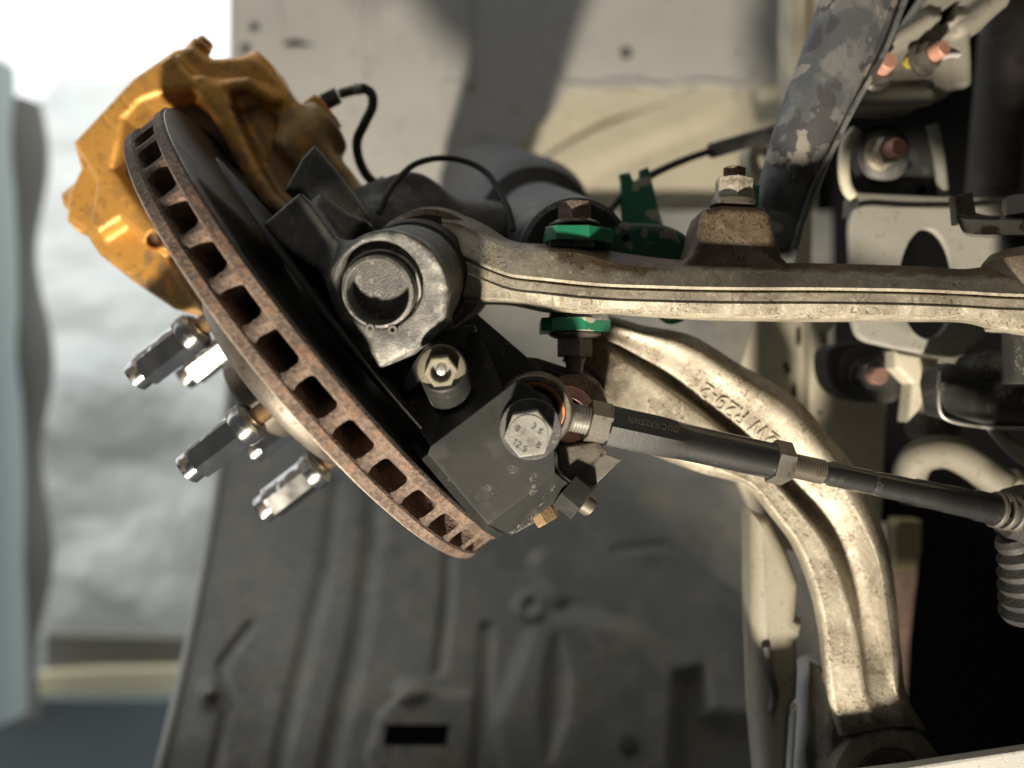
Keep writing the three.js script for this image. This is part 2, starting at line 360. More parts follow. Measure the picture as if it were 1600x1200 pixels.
function cylD(a, b, r, rd = 0.002) { const d = b.clone().sub(a), L = d.length(); d.normalize(); return p => { const px = p.x - a.x, py = p.y - a.y, pz = p.z - a.z, t = px * d.x + py * d.y + pz * d.z; const rr = Math.sqrt(Math.max(px * px + py * py + pz * pz - t * t, 0)) - r + rd, h = Math.abs(t - L / 2) - L / 2 + rd; return Math.min(Math.max(rr, h), 0) + Math.hypot(Math.max(rr, 0), Math.max(h, 0)) - rd; }; }
function nets(f, lo, hi, h) {
  const nx = Math.ceil((hi.x - lo.x) / h) + 1, ny = Math.ceil((hi.y - lo.y) / h) + 1, nz = Math.ceil((hi.z - lo.z) / h) + 1, g = new Float32Array(nx * ny * nz).fill(1), q = V(), B = 5;
  for (let k = 0; k < nz; k += B) for (let j = 0; j < ny; j += B) for (let i = 0; i < nx; i += B) {
    q.set(lo.x + (i + B / 2) * h, lo.y + (j + B / 2) * h, lo.z + (k + B / 2) * h);
    const c = f(q), far = Math.abs(c) > h * B * 1.35;
    for (let c3 = k; c3 < Math.min(k + B, nz); c3++) for (let b = j; b < Math.min(j + B, ny); b++) for (let a = i; a < Math.min(i + B, nx); a++)
      g[(c3 * ny + b) * nx + a] = far ? c : f(q.set(lo.x + a * h, lo.y + b * h, lo.z + c3 * h));
  }
  const id = new Int32Array(nx * ny * nz).fill(-1), pos = [], at = (i, j, k) => (k * ny + j) * nx + i, idx = [];
  const E = [[0, 1], [2, 3], [4, 5], [6, 7], [0, 2], [1, 3], [4, 6], [5, 7], [0, 4], [1, 5], [2, 6], [3, 7]];
  for (let k = 0; k < nz - 1; k++) for (let j = 0; j < ny - 1; j++) for (let i = 0; i < nx - 1; i++) {
    const v = []; let m = 0; for (let c = 0; c < 8; c++) { const w = g[at(i + (c & 1), j + (c >> 1 & 1), k + (c >> 2))]; v.push(w); if (w < 0) m |= 1 << c; }
    if (m === 0 || m === 255) continue;
    let x = 0, y = 0, z = 0, n = 0;
    for (const [a, b] of E) if ((v[a] < 0) !== (v[b] < 0)) { const t = v[a] / (v[a] - v[b]); x += lerp(a & 1, b & 1, t); y += lerp(a >> 1 & 1, b >> 1 & 1, t); z += lerp(a >> 2, b >> 2, t); n++; }
    id[at(i, j, k)] = pos.length / 3; pos.push(lo.x + (i + x / n) * h, lo.y + (j + y / n) * h, lo.z + (k + z / n) * h);
  }
  for (let k = 1; k < nz - 1; k++) for (let j = 1; j < ny - 1; j++) for (let i = 1; i < nx - 1; i++) {
    const s = g[at(i, j, k)] < 0, quad = (a, b, c, d, fl) => { if (fl) idx.push(a, b, c, a, c, d); else idx.push(a, c, b, a, d, c); };
    if (s !== (g[at(i + 1, j, k)] < 0)) quad(id[at(i, j - 1, k - 1)], id[at(i, j, k - 1)], id[at(i, j, k)], id[at(i, j - 1, k)], s);
    if (s !== (g[at(i, j + 1, k)] < 0)) quad(id[at(i - 1, j, k - 1)], id[at(i - 1, j, k)], id[at(i, j, k)], id[at(i, j, k - 1)], s);
    if (s !== (g[at(i, j, k + 1)] < 0)) quad(id[at(i - 1, j - 1, k)], id[at(i, j - 1, k)], id[at(i, j, k)], id[at(i - 1, j, k)], s);
  }
  const nor = new Float32Array(pos.length), e = h * 0.6;
  for (let i = 0; i < pos.length; i += 3) {
    const [x, y, z] = [pos[i], pos[i + 1], pos[i + 2]];
    const n = V(f(q.set(x + e, y, z)) - f(q.set(x - e, y, z)), f(q.set(x, y + e, z)) - f(q.set(x, y - e, z)), f(q.set(x, y, z + e)) - f(q.set(x, y, z - e))).normalize();
    nor[i] = n.x; nor[i + 1] = n.y; nor[i + 2] = n.z;
  }
  const G = new THREE.BufferGeometry(); G.setAttribute('position', new THREE.Float32BufferAttribute(pos, 3)); G.setAttribute('normal', new THREE.BufferAttribute(nor, 3)); G.setIndex(idx);
  return G.toNonIndexed();
}
const font = await new FontLoader().loadAsync('fonts/droid/droid_sans_bold.typeface.json');
const fontR = await new FontLoader().loadAsync('fonts/droid/droid_sans_regular.typeface.json');
function letters(str, size, depth, f = font) { const g = new TextGeometry(str, { font: f, size, depth, curveSegments: 5, bevelEnabled: false }); g.computeBoundingBox(); const b = g.boundingBox; g.translate(-(b.min.x + b.max.x) / 2, -(b.min.y + b.max.y) / 2, 0); g.deleteAttribute('uv'); return g; }

// ---------------------------------------------------------------- surroundings out of the wheel well
{ // ground the car stands over (behind the photographer), and the lamp that stands on it
  const g = new THREE.PlaneGeometry(9, 9, 1, 1); g.rotateY(Math.PI); g.translate(0, 0, 0.98);
  struct('ground', g, M.ground, 0.6);
  const d = LAMP_TO.clone().sub(LAMP_AT).normalize();
  const t = thing('work_lamp', 'small warm work lamp standing on the ground below the suspension', 'work lamp', LAMP_AT);
  const back = LAMP_AT.clone().addScaledVector(d, -0.07);
  obj('housing', lathe(back, d, [[0, 0], [0.045, 0.002], [0.055, 0.02], [0.06, 0.055], [0.052, 0.055], [0.05, 0.045], [0, 0.045]], 32), M.black, t);
  const em = new THREE.MeshPhysicalMaterial({ color: lin(0.8, 0.7, 0.5), emissive: lin(1, 0.85, 0.6), emissiveIntensity: 4, roughness: 0.6 });
  obj('lamp_diffuser', lathe(LAMP_AT.clone().addScaledVector(d, -0.022), d, [[0, 0], [0.045, 0], [0.045, 0.004], [0, 0.006]], 32), em, t);
  obj('stand', rod(back.clone().add(V(0, -0.005, 0.02)), V(back.x, back.y - 0.06, 0.97), 0.012), M.black, t);
  seat(t);
}
{ // foil-faced wall far behind, its post and sill
  const Z = -2.6, pts = [], n = 90, m = 90, idx = [];
  const x0 = P(-300, 0, Z).x, x1 = P(1000, 0, Z).x, y0 = P(0, 1060, Z).y, y1 = P(0, 112, Z - 1.7).y;
  for (let j = 0; j <= m; j++) for (let i = 0; i <= n; i++) {
    const u = i / n, v = j / m, x = lerp(x0, x1, u), y = lerp(y0, y1, v);
    const z = Z - 1.7 * v * v + 0.16 * (fbm(u * 0.7, v * 1.0, 4, 211, 3) - 0.5) * 1.8 + 0.10 * (fbm(u * 0.4, v, 12, 214, 3) - 0.5);
    pts.push(x, y + (j === m ? 0.12 * (fbm(u, 0.3, 6, 217, 3) - 0.5) : 0), z);
  }
  for (let j = 0; j < m; j++) for (let i = 0; i < n; i++) { const a = j * (n + 1) + i; idx.push(a, a + 1, a + n + 1, a + 1, a + n + 2, a + n + 1); }
  const g = new THREE.BufferGeometry(); g.setAttribute('position', new THREE.Float32BufferAttribute(pts, 3)); g.setIndex(idx); g.computeVertexNormals();
  tag(obj('foil_sheet', g, M.foil, scene, 1.3), 'wide wrinkled silver sheet hanging far behind the wheel', 'sheet');
  const pz = -2.2, c = [[20, 160], [22, 400], [30, 640], [28, 860], [18, 1120]].map(q => P(q[0], q[1], pz));
  tag(obj('wall_post', tube(c, 0.085, { rf: t => 0.085 + 0.02 * Math.sin(t * 19) }), new THREE.MeshPhysicalMaterial({ color: lin(0.16, 0.155, 0.14), roughness: 0.8 })), 'dim grey post at the left edge in front of the silver sheet', 'post');
  const c2 = [[-45, 100], [-40, 400], [-30, 700], [-25, 1120]].map(q => P(q[0], q[1], -2.1));
  tag(obj('curtain', tube(c2, 0.12), new THREE.MeshPhysicalMaterial({ color: lin(0.40, 0.47, 0.46), roughness: 0.8 })), 'pale bluish cloth hanging at the very left edge beside the post', 'cloth');
  const lt = ex([[60, 1052], [150, 1046], [300, 1044], [420, 1050], [420, 1100], [60, 1100]], -2.34, -2.42, { bevel: 0.01 });
  tag(obj('glow_strip', lt, new THREE.MeshPhysicalMaterial({ color: lin(0.95, 0.86, 0.58), roughness: 0.6 })), 'pale cream board painted as warm glow along the foot of the silver sheet', 'strip');  // pale warm colour stands in for the glow of sunlit ground
  const sl = ex([[-200, 1094], [500, 1090], [500, 1310], [-200, 1310]], -2.28, -2.33, { bevel: 0.01 });
  struct('kerb', sl, new THREE.MeshPhysicalMaterial({ color: lin(0.20, 0.235, 0.25), roughness: 0.7 }), 1);
  const sh = ex([[70, 990], [440, 1000], [440, 1050], [70, 1050]], -2.37, -2.43, { bevel: 0.01 });
  tag(obj('shade_strip', sh, new THREE.MeshPhysicalMaterial({ color: lin(0.24, 0.225, 0.19), roughness: 0.8 })), 'brown board painted as shade just above the cream one at the foot of the sheet', 'strip');  // tan colour stands in for the shaded foot of the wall
}
{ // unseen slabs added to block light: undertray above, slab below; black sheets for the bay
  tag(obj('top_light_block', [new THREE.BoxGeometry(1.85, 0.02, 1.4).translate(0.56, 0.78, 0.1)], M.liner), 'unseen added undertray of the car above the wheel well, mostly outside the picture', 'top_light_block');
  tag(obj('low_light_block', [new THREE.BoxGeometry(2.0, 1.3, 0.02).translate(0.86, -0.65, 0).rotateZ(-0.42).translate(-0.26, -0.455, 0.02)], M.liner), 'unseen slab added below the wheel well to throw shadow on the liner', 'light blocker');
  tag(obj('engine_bay', [new THREE.BoxGeometry(1.6, 2.4, 0.02).translate(1.25, 0, -0.95), new THREE.BoxGeometry(0.02, 2.4, 1.8).translate(0.95, 0, -0.05)], M.void), 'black sheets standing in for the dark engine bay behind the suspension', 'engine bay');  // black stands in for the dark bay; side sheet also blocks light
}

// ---------------------------------------------------------------- wheel well: fender panels
{ // liner, one pressed sheet: depth as a function of the place on it
  const left = y => y < 560 ? 362 : lerp(362, 236, Math.pow((y - 560) / 700, 1.45));
  const groove = (x, y, pts, w, d) => { // pressed line through pts
    let m = 1e9; for (let i = 0; i + 1 < pts.length; i++) { const [ax, ay] = pts[i], [bx, by] = pts[i + 1], dx = bx - ax, dy = by - ay, t = clamp(((x - ax) * dx + (y - ay) * dy) / (dx * dx + dy * dy), 0, 1); m = Math.min(m, Math.hypot(x - ax - dx * t, y - ay - dy * t)); }
    return d * (1 - sst(0, w, m));
  };
  const mound = (x, y, cx, cy, rx, ry, d) => { const r = Math.hypot((x - cx) / rx, (y - cy) / ry); return d * (1 - sst(0.3, 1, r)); };
  const inside = (pts) => { const f = polyD(pts); return (x, y, w) => sst(w, -w, f(x, y)); };
  const blister = inside([[840, 955], [930, 965], [1005, 985], [1090, 1045], [1085, 1110], [1060, 1230], [790, 1230], [770, 1130], [800, 1060]]);
  const lens = inside([[868, 1000], [885, 1060], [880, 1120], [858, 1180], [850, 1120], [856, 1050]]);
  const shade = inside([[1062, 1060], [1092, 1050], [1100, 1120], [1180, 1130], [1210, 1260], [1052, 1260]]);
  const patch = inside([[690, 1080], [740, 1085], [742, 1260], [600, 1260], [575, 1180], [590, 1120], [640, 1070]]);
  const z = (x, y) => {
    let d = -0.80 + 0.47 * Math.pow(sst(380, 1300, y), 1.0) * (0.75 + 0.25 * sst(1200, 300, x));
    d += 0.012 * sst(420, 300, x) * sst(500, 700, y);
    d += groove(x, y, [[527, 760], [512, 880], [478, 1010], [440, 1170], [425, 1260]], 22, -0.006);
    d += groove(x, y, [[588, 760], [580, 860], [560, 1000], [524, 1150], [500, 1260]], 26, -0.008);
    d += groove(x, y, [[703, 850], [697, 960], [684, 1048]], 16, -0.007);
    d += groove(x, y, [[760, 985], [756, 1100], [735, 1260]], 18, -0.007);
    d += 0.008 * blister(x, y, 16) - 0.012 * lens(x, y, 14) - 0.030 * shade(x, y, 18) + 0.005 * patch(x, y, 6);
    d += mound(x, y, 828, 948, 34, 34, 0.010) - mound(x, y, 828, 946, 17, 17, 0.008);
    d += groove(x, y, [[845, 880], [870, 935]], 26, 0.010) + groove(x, y, [[960, 860], [1045, 850], [1160, 930]], 10, -0.004);
    d += mound(x, y, 640, 1080, 40, 26, 0.006) + mound(x, y, 325, 1085, 26, 30, 0.006) + groove(x, y, [[390, 980], [345, 1040], [355, 1110], [330, 1220]], 14, -0.006);
    d += 0.004 * (fbm(x / 1600, y / 1600, 9, 231, 3) - 0.5) * 2;
    return d;
  };
  const n = 240, m = 200, pos = [], idx = [];
  for (let j = 0; j <= m; j++) for (let i = 0; i <= n; i++) { const y = lerp(330, 1290, j / m), x = lerp(left(y), 1300, i / n), p = P(x, y, z(x, y)); pos.push(p.x, p.y, p.z); }
  const inSlot = (x, y) => x > 597 && x < 700 - (y - 1133) * 0.25 && y > 1131 && y < 1163;
  for (let j = 0; j < m; j++) for (let i = 0; i < n; i++) {
    const y = lerp(330, 1290, (j + .5) / m), x = lerp(left(y), 1290, (i + .5) / n); if (inSlot(x, y)) continue;
    const a = j * (n + 1) + i; idx.push(a, a + n + 1, a + 1, a + 1, a + n + 1, a + n + 2);
  }
  const g = new THREE.BufferGeometry(); g.setAttribute('position', new THREE.Float32BufferAttribute(pos, 3)); g.setIndex(idx); g.computeVertexNormals();
  const t = thing('fender_liner', 'dark grey ribbed wheel-well liner with a rectangular slot below the brake disc', 'fender liner', P(700, 1100, -0.2));
  obj('liner_sheet', g, M.liner, t, 0.45);
  const lipP = []; for (let y = 330; y <= 1290; y += 40) lipP.push(P(left(y) - 2, y, z(left(y), y) + 0.002));
  obj('fender_lip', tube(lipP, 0.0045, { seg: 80, rad: 10 }), M.panel, t);
  obj('slot_pocket', ex([[580, 1115], [715, 1115], [715, 1180], [580, 1180]], -0.46, -0.48), M.void, t);  // black plate stands in for the dark inside of the slot
  for (const [x, y] of [[980, 1165]]) obj('push_clip', lathe(P(x, y, z(x, y) - 0.001), V(0, 0.3, 1), [[0, 0.005], [0.006, 0.005], [0.011, 0.003], [0.012, 0]], 24), M.dark, t);
  obj('retaining_clip', lathe(P(328, 1087, z(328, 1087) - 0.001), V(0, 0.2, 1), [[0, 0.006], [0.004, 0.006], [0.007, 0.003], [0.008, 0]], 20), M.steelDark, t);
  seat(t);
}
{ // upper inner panel
  const t = thing('inner_fender_panel', 'pale grey inner fender panel with pressed slots above the caliper hose', 'body panel', P(700, 100, -0.33));
  const Z = -0.80;
  const body = [[360, -90], [1262, -90], [1262, 128], [1232, 134], [1188, 126], [1150, 130], [1060, 126], [1000, 134], [980, 128], [885, 132], [872, 165], [850, 190], [800, 230], [760, 330], [700, 480], [360, 480]];
  const slotA = [[566, -60], [588, -60], [588, 100], [566, 100]];
  const slotB = [[440, 62], [462, 58], [500, 72], [445, 74]];
  obj('panel_sheet', ex(body, Z, Z - 0.004, { holes: [slotB], bevel: 0.0012 }), M.panel, t, 0.3);
  obj('slot_backing', ex([[430, 45], [515, 45], [515, 90], [430, 90]], Z - 0.02, Z - 0.03), M.void, t);  // black plate added behind the cut so the slot looks dark
  obj('pressed_slot', ex([[562, -60], [568, -60], [568, 94], [584, 94], [584, -60], [590, -60], [590, 102], [562, 102]], Z + 0.0035, Z + 0.0002, { bevel: 0.0009 }), M.panel, t);
  obj('pressed_line', ex([[728, -80], [734, -80], [734, 118], [728, 118]], Z + 0.004, Z + 0.0002, { bevel: 0.0015 }), M.panel, t);
  obj('pressed_line', ex([[688, 128], [740, 124], [740, 130], [694, 134], [690, 230], [684, 230]], Z + 0.004, Z + 0.0002, { bevel: 0.0012 }), M.panel, t);
  obj('pressed_line', ex([[430, 12], [438, 12], [440, 60], [432, 60]], Z + 0.004, Z + 0.0002, { bevel: 0.0012 }), M.panel, t);
  for (const [x, y, r] of [[397, 42, 6], [384, 76, 7], [978, 82, 8]]) obj('plug', lathe(P(x, y, Z + 0.0001), V(0, 0, 1), [[0, 0.002], [S(Z) * r, 0.002], [S(Z) * (r + 2), 0]], 20), M.dark, t);
  obj('rolled_edge', tube([P(364, -90, Z), P(363, 150, Z), P(363, 330, Z), P(363, 480, Z)], 0.005, { rad: 10 }), M.panel, t);
  const seam = []; for (let x = 880; x <= 1235; x += 12) seam.push(P(x, 131 + 3.5 * Math.sin(x * 0.05) + 3 * rnd(), Z + 0.002));
  obj('hem', tube(seam, 0.0045, { seg: 90, rad: 8 }), M.panel, t);
  seat(t);
}
{ // strut tower region below the hem
  const t = thing('strut_tower', 'beige strut tower sheet metal with a diagonal rib behind the green bracket', 'body panel', P(1000, 260, -0.36));
  const Z = -0.85;
  obj('tower_sheet', ex([[870, 128], [1275, 110], [1275, 560], [640, 560], [640, 330], [690, 250], [790, 128]], Z, Z - 0.004, { holes: [[[1168, 140], [1225, 134], [1222, 190], [1180, 196]]] }), M.beige, t, 0.3);
  obj('cavity_back', ex([[1140, 110], [1262, 110], [1262, 220], [1140, 220]], Z - 0.06, Z - 0.07), M.beige, t);
  obj('diagonal_rib', loft([[P(730, 330, Z), P(760, 310, Z + .014), P(800, 320, Z + .014), P(830, 352, Z)], [P(900, 215, Z), P(920, 210, Z + .016), P(945, 238, Z + .016), P(950, 268, Z)], [P(1040, 150, Z), P(1070, 150, Z + .016), P(1090, 180, Z + .016), P(1095, 210, Z)], [P(1100, 118, Z), P(1130, 118, Z + .012), P(1150, 150, Z + .012), P(1160, 180, Z)]], { n: 40 }), M.beige, t);
  obj('box_rib', ex([[884, 138], [1080, 134], [1075, 150], [930, 190], [915, 200], [884, 196]], Z + 0.012, Z, { bevel: 0.004 }), M.beige, t);
    obj('bead', tube([P(1000, 300, Z), P(1030, 320, Z), P(1085, 315, Z)], 0.004, { rad: 8 }), M.beige, t);
  seat(t);
}
{ // frame rail and the panels beside the engine bay
  const t = thing('frame_rail', 'beige painted frame rail standing upright between liner and engine bay', 'frame rail', P(1260, 600, -0.22));
  obj('rail_sheet', ex([[1186, 470], [1256, 466], [1256, 860], [1200, 860], [1130, 700], [1150, 600]], -0.235, -0.24, { bevel: 0.001 }), M.beige, t);
  obj('rail_face', ex([[1267, 470], [1302, 470], [1306, 500], [1296, 520], [1298, 596], [1342, 624], [1388, 624], [1384, 700], [1379, 816], [1367, 830], [1262, 830]], -0.222, -0.26, { bevel: 0.003 }), M.beige, t);
  obj('seam_strip', ex([[1256, 470], [1267, 470], [1262, 830], [1252, 830]], -0.240, -0.26, { bevel: 0.0006 }), M.void, t);
  obj('rail_upper', ex([[1238, -80], [1262, -80], [1258, 120], [1246, 160], [1236, 100]], -0.29, -0.33, { bevel: 0.003 }), M.beige, t);
  obj('rail_upper', ex([[1278, -80], [1320, -80], [1300, 60], [1282, 60]], -0.28, -0.32, { bevel: 0.003 }), M.beige, t);
  obj('rail_web', ex([[1245, 260], [1272, 300], [1268, 480], [1236, 480]], -0.25, -0.27, { bevel: 0.003 }), M.beige, t);
  for (const [x, y, rx, ry] of [[1256, 525, 4, 16], [1249, 612, 4, 14], [1239, 578, 4, 5], [1236, 570, 4, 4]]) obj('drain_hole', ex(circlePts(x - 8, y, rx, 16, ry), -0.2343, -0.2349, { bevel: 0.0001 }), M.void, t);
  for (const [x, y] of [[1284, 522], [1287, 532], [1279, 562], [1281, 645]]) obj('spot_weld', lathe(P(x, y, -0.2222), V(0, 0, 1), [[0, 0.001], [0.0015, 0.001], [0.002, 0]], 12), M.dark, t);
  seat(t);
  const u = thing('fender_flange', 'ragged beige sheet-metal flange beside the lower end of the curved arm', 'sheet flange', P(1215, 1000, -0.085));
  obj('flange_sheet', ex([[1176, 800], [1205, 812], [1236, 868], [1248, 900], [1252, 918], [1248, 968], [1258, 974], [1257, 998], [1249, 1004], [1252, 1050], [1250, 1096], [1240, 1110], [1234, 1260], [1196, 1260], [1184, 1120], [1178, 960]], -0.085, -0.12, { bevel: 0.009, seg: 5 }), mat(T.panel, { bump: 0.0004, color: lin(0.62, 0.58, 0.48) }), u);
  obj('bright_edge', ex([[1238, 1112], [1247, 1104], [1238, 1260], [1229, 1260]], -0.078, -0.086, { bevel: 0.002 }), M.panel, u);
  obj('sealant_bead', tube([P(1196, 1010, -0.084), P(1202, 1050, -0.083), P(1210, 1085, -0.084), P(1206, 1110, -0.084)], 0.003, { rad: 8 }), M.dark, u);
  seat(u);
}

// ---------------------------------------------------------------- brake disc, hub, nuts
const DISC = V(-0.1121, 0.0411, -0.5653 + CAMZ), DA = V(-0.79571, -0.60553, -0.0131).normalize();
const DU = V(-0.605584, 0.795781, 0).normalize(), DW = DA.clone().cross(DU).negate().negate();
const discQ = new THREE.Quaternion().setFromRotationMatrix(new THREE.Matrix4().makeBasis(DU, DW, DA));   // local x, y in the plane of the disc, z outboard
{
  const t = thing('brake_disc', 'large rusty vented brake disc seen on its slotted edge', 'brake disc', DISC); t.quaternion.copy(discQ);
  const RO = 0.178, H = 0.0284, w = 0.0076;
  const ring = (z0, z1) => { const g = new THREE.LatheGeometry([[0.102, z0], [RO - 0.0012, z0], [RO, z0 + 0.0012], [RO, z1 - 0.0012], [RO - 0.0012, z1], [0.102, z1], [0.102, z0]].map(q => new THREE.Vector2(...q)), 220); g.rotateX(Math.PI / 2); return crease(g, 0.4); };
  const fr = (name, a, b, m) => obj(name, ring(a, b), m, t);
  // rotateX(90) maps the lathe axis y onto z
  fr('friction_ring', 0, w, M.rust); fr('friction_ring', H - w, H, M.rust);
  obj('machined_face', (() => { const g = new THREE.LatheGeometry([[0.105, H], [RO - 0.0022, H], [RO - 0.0026, H + 0.0008], [0.105, H + 0.0008]].map(q => new THREE.Vector2(...q)), 200); g.rotateX(Math.PI / 2); return crease(g, 0.4); })(), M.machined, t);
  obj('shaded_inner_face', (() => { const g = new THREE.LatheGeometry([[0.1, -0.0006], [RO - 0.0016, -0.0006], [RO - 0.0013, 0.0002]].map(q => new THREE.Vector2(...q)), 200); g.rotateX(Math.PI / 2); return crease(g, 0.4); })(), mat(T.steel, { metalness: 0.85, bump: 0.0001, roughness: 0.8, color: lin(0.3, 0.3, 0.31) }), t);  // steel darkened to stand in for the unlit inboard side
  // one vane, flared where it meets the rings
  const N = 38, rows = [];
  const T0 = w - 0.0006, T1 = H - w + 0.0006, nt = 12;
  for (let k = 0; k <= nt; k++) {
    const f = k / nt, z = lerp(T0, T1, f), e = Math.min(f, 1 - f) * (T1 - T0), fil = 0.0046, fl = e < fil ? fil - Math.sqrt(Math.max(fil * fil - (fil - e) * (fil - e), 0)) : 0;
    const hw = 0.0034 + fl, row = [];
    const out = [];
    for (let i = 0; i <= 8; i++) out.push([lerp(0.106, RO - 0.006, i / 8), -hw * (0.8 + 0.2 * i / 8)]);
    out.push([RO - 0.0022, -hw - 0.0006]); out.push([RO - 0.0012, -hw * 0.5]); out.push([RO - 0.001, 0]); out.push([RO - 0.0012, hw * 0.5]); out.push([RO - 0.0022, hw + 0.0006]);
    for (let i = 8; i >= 0; i--) out.push([lerp(0.106, RO - 0.006, i / 8), hw * (0.8 + 0.2 * i / 8)]);
    for (const [r, s] of out) row.push(V(r, s, z));
    rows.push(row);
  }
  const vg = loft(rows, { n: nt, sub: 1, ang: 0.7 });
  const v0 = obj('vane', vg, M.rust, t);
  for (let k = 0; k < N; k++) { const v = k ? v0.clone() : v0; v.rotation.z = (k + 0.35) * 2 * Math.PI / N; if (k) t.add(v); }
  const hat = new THREE.LatheGeometry([[0.103, 0.024], [0.090, 0.030], [0.083, 0.036], [0.080, 0.058], [0.076, 0.064], [0.036, 0.064], [0.036, 0.058], [0.074, 0.058], [0.079, 0.03], [0.1, 0.02]].map(q => new THREE.Vector2(...q)), 96); hat.rotateX(Math.PI / 2);
  obj('disc_hat', crease(hat, 0.5), M.steelDark, t);
}
{
  const t = thing('wheel_hub', 'wheel hub with threaded studs on the outer side of the brake disc', 'wheel hub', DISC); t.quaternion.copy(discQ);
  const Z = V(0, 0, 1);
  obj('hub_flange', lathe(V(0, 0, 0.0), Z, [[0, 0], [0.06, 0], [0.06, 0.052], [0.034, 0.052], [0.034, 0.085], [0.03, 0.088], [0, 0.088]], 48), M.steelDark, t);
  for (let k = 0; k < 5; k++) { const a = (36 + 72 * k) * Math.PI / 180, q = V(0.065 * Math.cos(a), 0.065 * Math.sin(a), 0.06); obj('wheel_stud', threads(q, Z, 0.0063, 0.028, 0.0015, 0.0008), M.stud, t); }
  // lug nuts, long hexagon with a flange and a notched open end
  const nut = new THREE.Group(); {
    const L = 0.056;
    obj('seat_collar', lathe(V(0, 0, 0), Z, [[0.0068, 0], [0.0098, 0.0004], [0.0118, 0.002], [0.0134, 0.0036], [0.0137, 0.0095], [0.0128, 0.013], [0.0068, 0.015]], 36), M.chrome, nut);
    const hx = hexGeo(V(0, 0, 0.0128), Z, 0.0208, 0.034, 0.2, 0.0066); obj('hexagon', hx, M.chrome, nut);
    const sh = new THREE.Shape(); sh.absarc(0, 0, 0.0096, 0.5, Math.PI * 2 - 0.5); sh.absarc(0, 0, 0.0064, Math.PI * 2 - 0.5, 0.5, true);
    const cg = new THREE.ExtrudeGeometry(sh, { depth: L - 0.047, bevelEnabled: true, bevelSize: 0.0004, bevelThickness: 0.0004, bevelSegments: 1, curveSegments: 24 }); cg.translate(0, 0, 0.0455);
    obj('notched_end', crease(cg, 0.5), M.chrome, nut);
    obj('end_ring', ringGeo(V(0, 0, 0.0462), Z, 0.0062, 0.0100, 0.003), M.chrome, nut);
  }
  const names = ['chrome lug nut, upper front one, its open tip farthest left against the silver sheet', 'chrome lug nut half hidden behind the upper front one', 'chrome lug nut of the middle pair, the one nearer the viewer', 'chrome lug nut of the middle pair, partly behind its neighbour against the dark liner', 'lowest chrome lug nut, standing alone with light patches along its side'];
  const order = [[-0.20402206, 0.03722901, -0.52807971], [-0.20322551, 0.03783518, -0.60448524], [-0.16025906, -0.02078948, -0.5044691], [-0.15897021, -0.01980867, -0.62809584], [-0.13241548, -0.0560407, -0.56628247]];
  order.forEach((p, i) => {
    const c = i ? nut.clone() : nut; c.name = numbered('lug_nut'); c.position.set(p[0], p[1], p[2] + CAMZ); c.quaternion.copy(discQ); c.rotateZ([0.75, 0.4, 1.0, 0.9, 0.62][i]);
    c.userData = { label: names[i], category: 'lug nut', group: 'lug nuts on the wheel studs' }; scene.add(c);
  });
}
{ // splash shield behind the disc
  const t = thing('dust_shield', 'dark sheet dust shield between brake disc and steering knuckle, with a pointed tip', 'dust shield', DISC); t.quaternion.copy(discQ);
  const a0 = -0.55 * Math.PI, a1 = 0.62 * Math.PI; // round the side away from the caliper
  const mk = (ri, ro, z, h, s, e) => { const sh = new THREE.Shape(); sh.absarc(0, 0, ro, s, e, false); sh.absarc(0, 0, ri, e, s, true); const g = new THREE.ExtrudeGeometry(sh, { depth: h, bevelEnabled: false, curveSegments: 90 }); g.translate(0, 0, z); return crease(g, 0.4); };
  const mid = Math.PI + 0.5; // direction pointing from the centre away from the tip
  obj('shield_plate', mk(0.05, 0.158, -0.013, 0.0015, mid - 1.45, mid + 1.72), M.rubber, t);
}

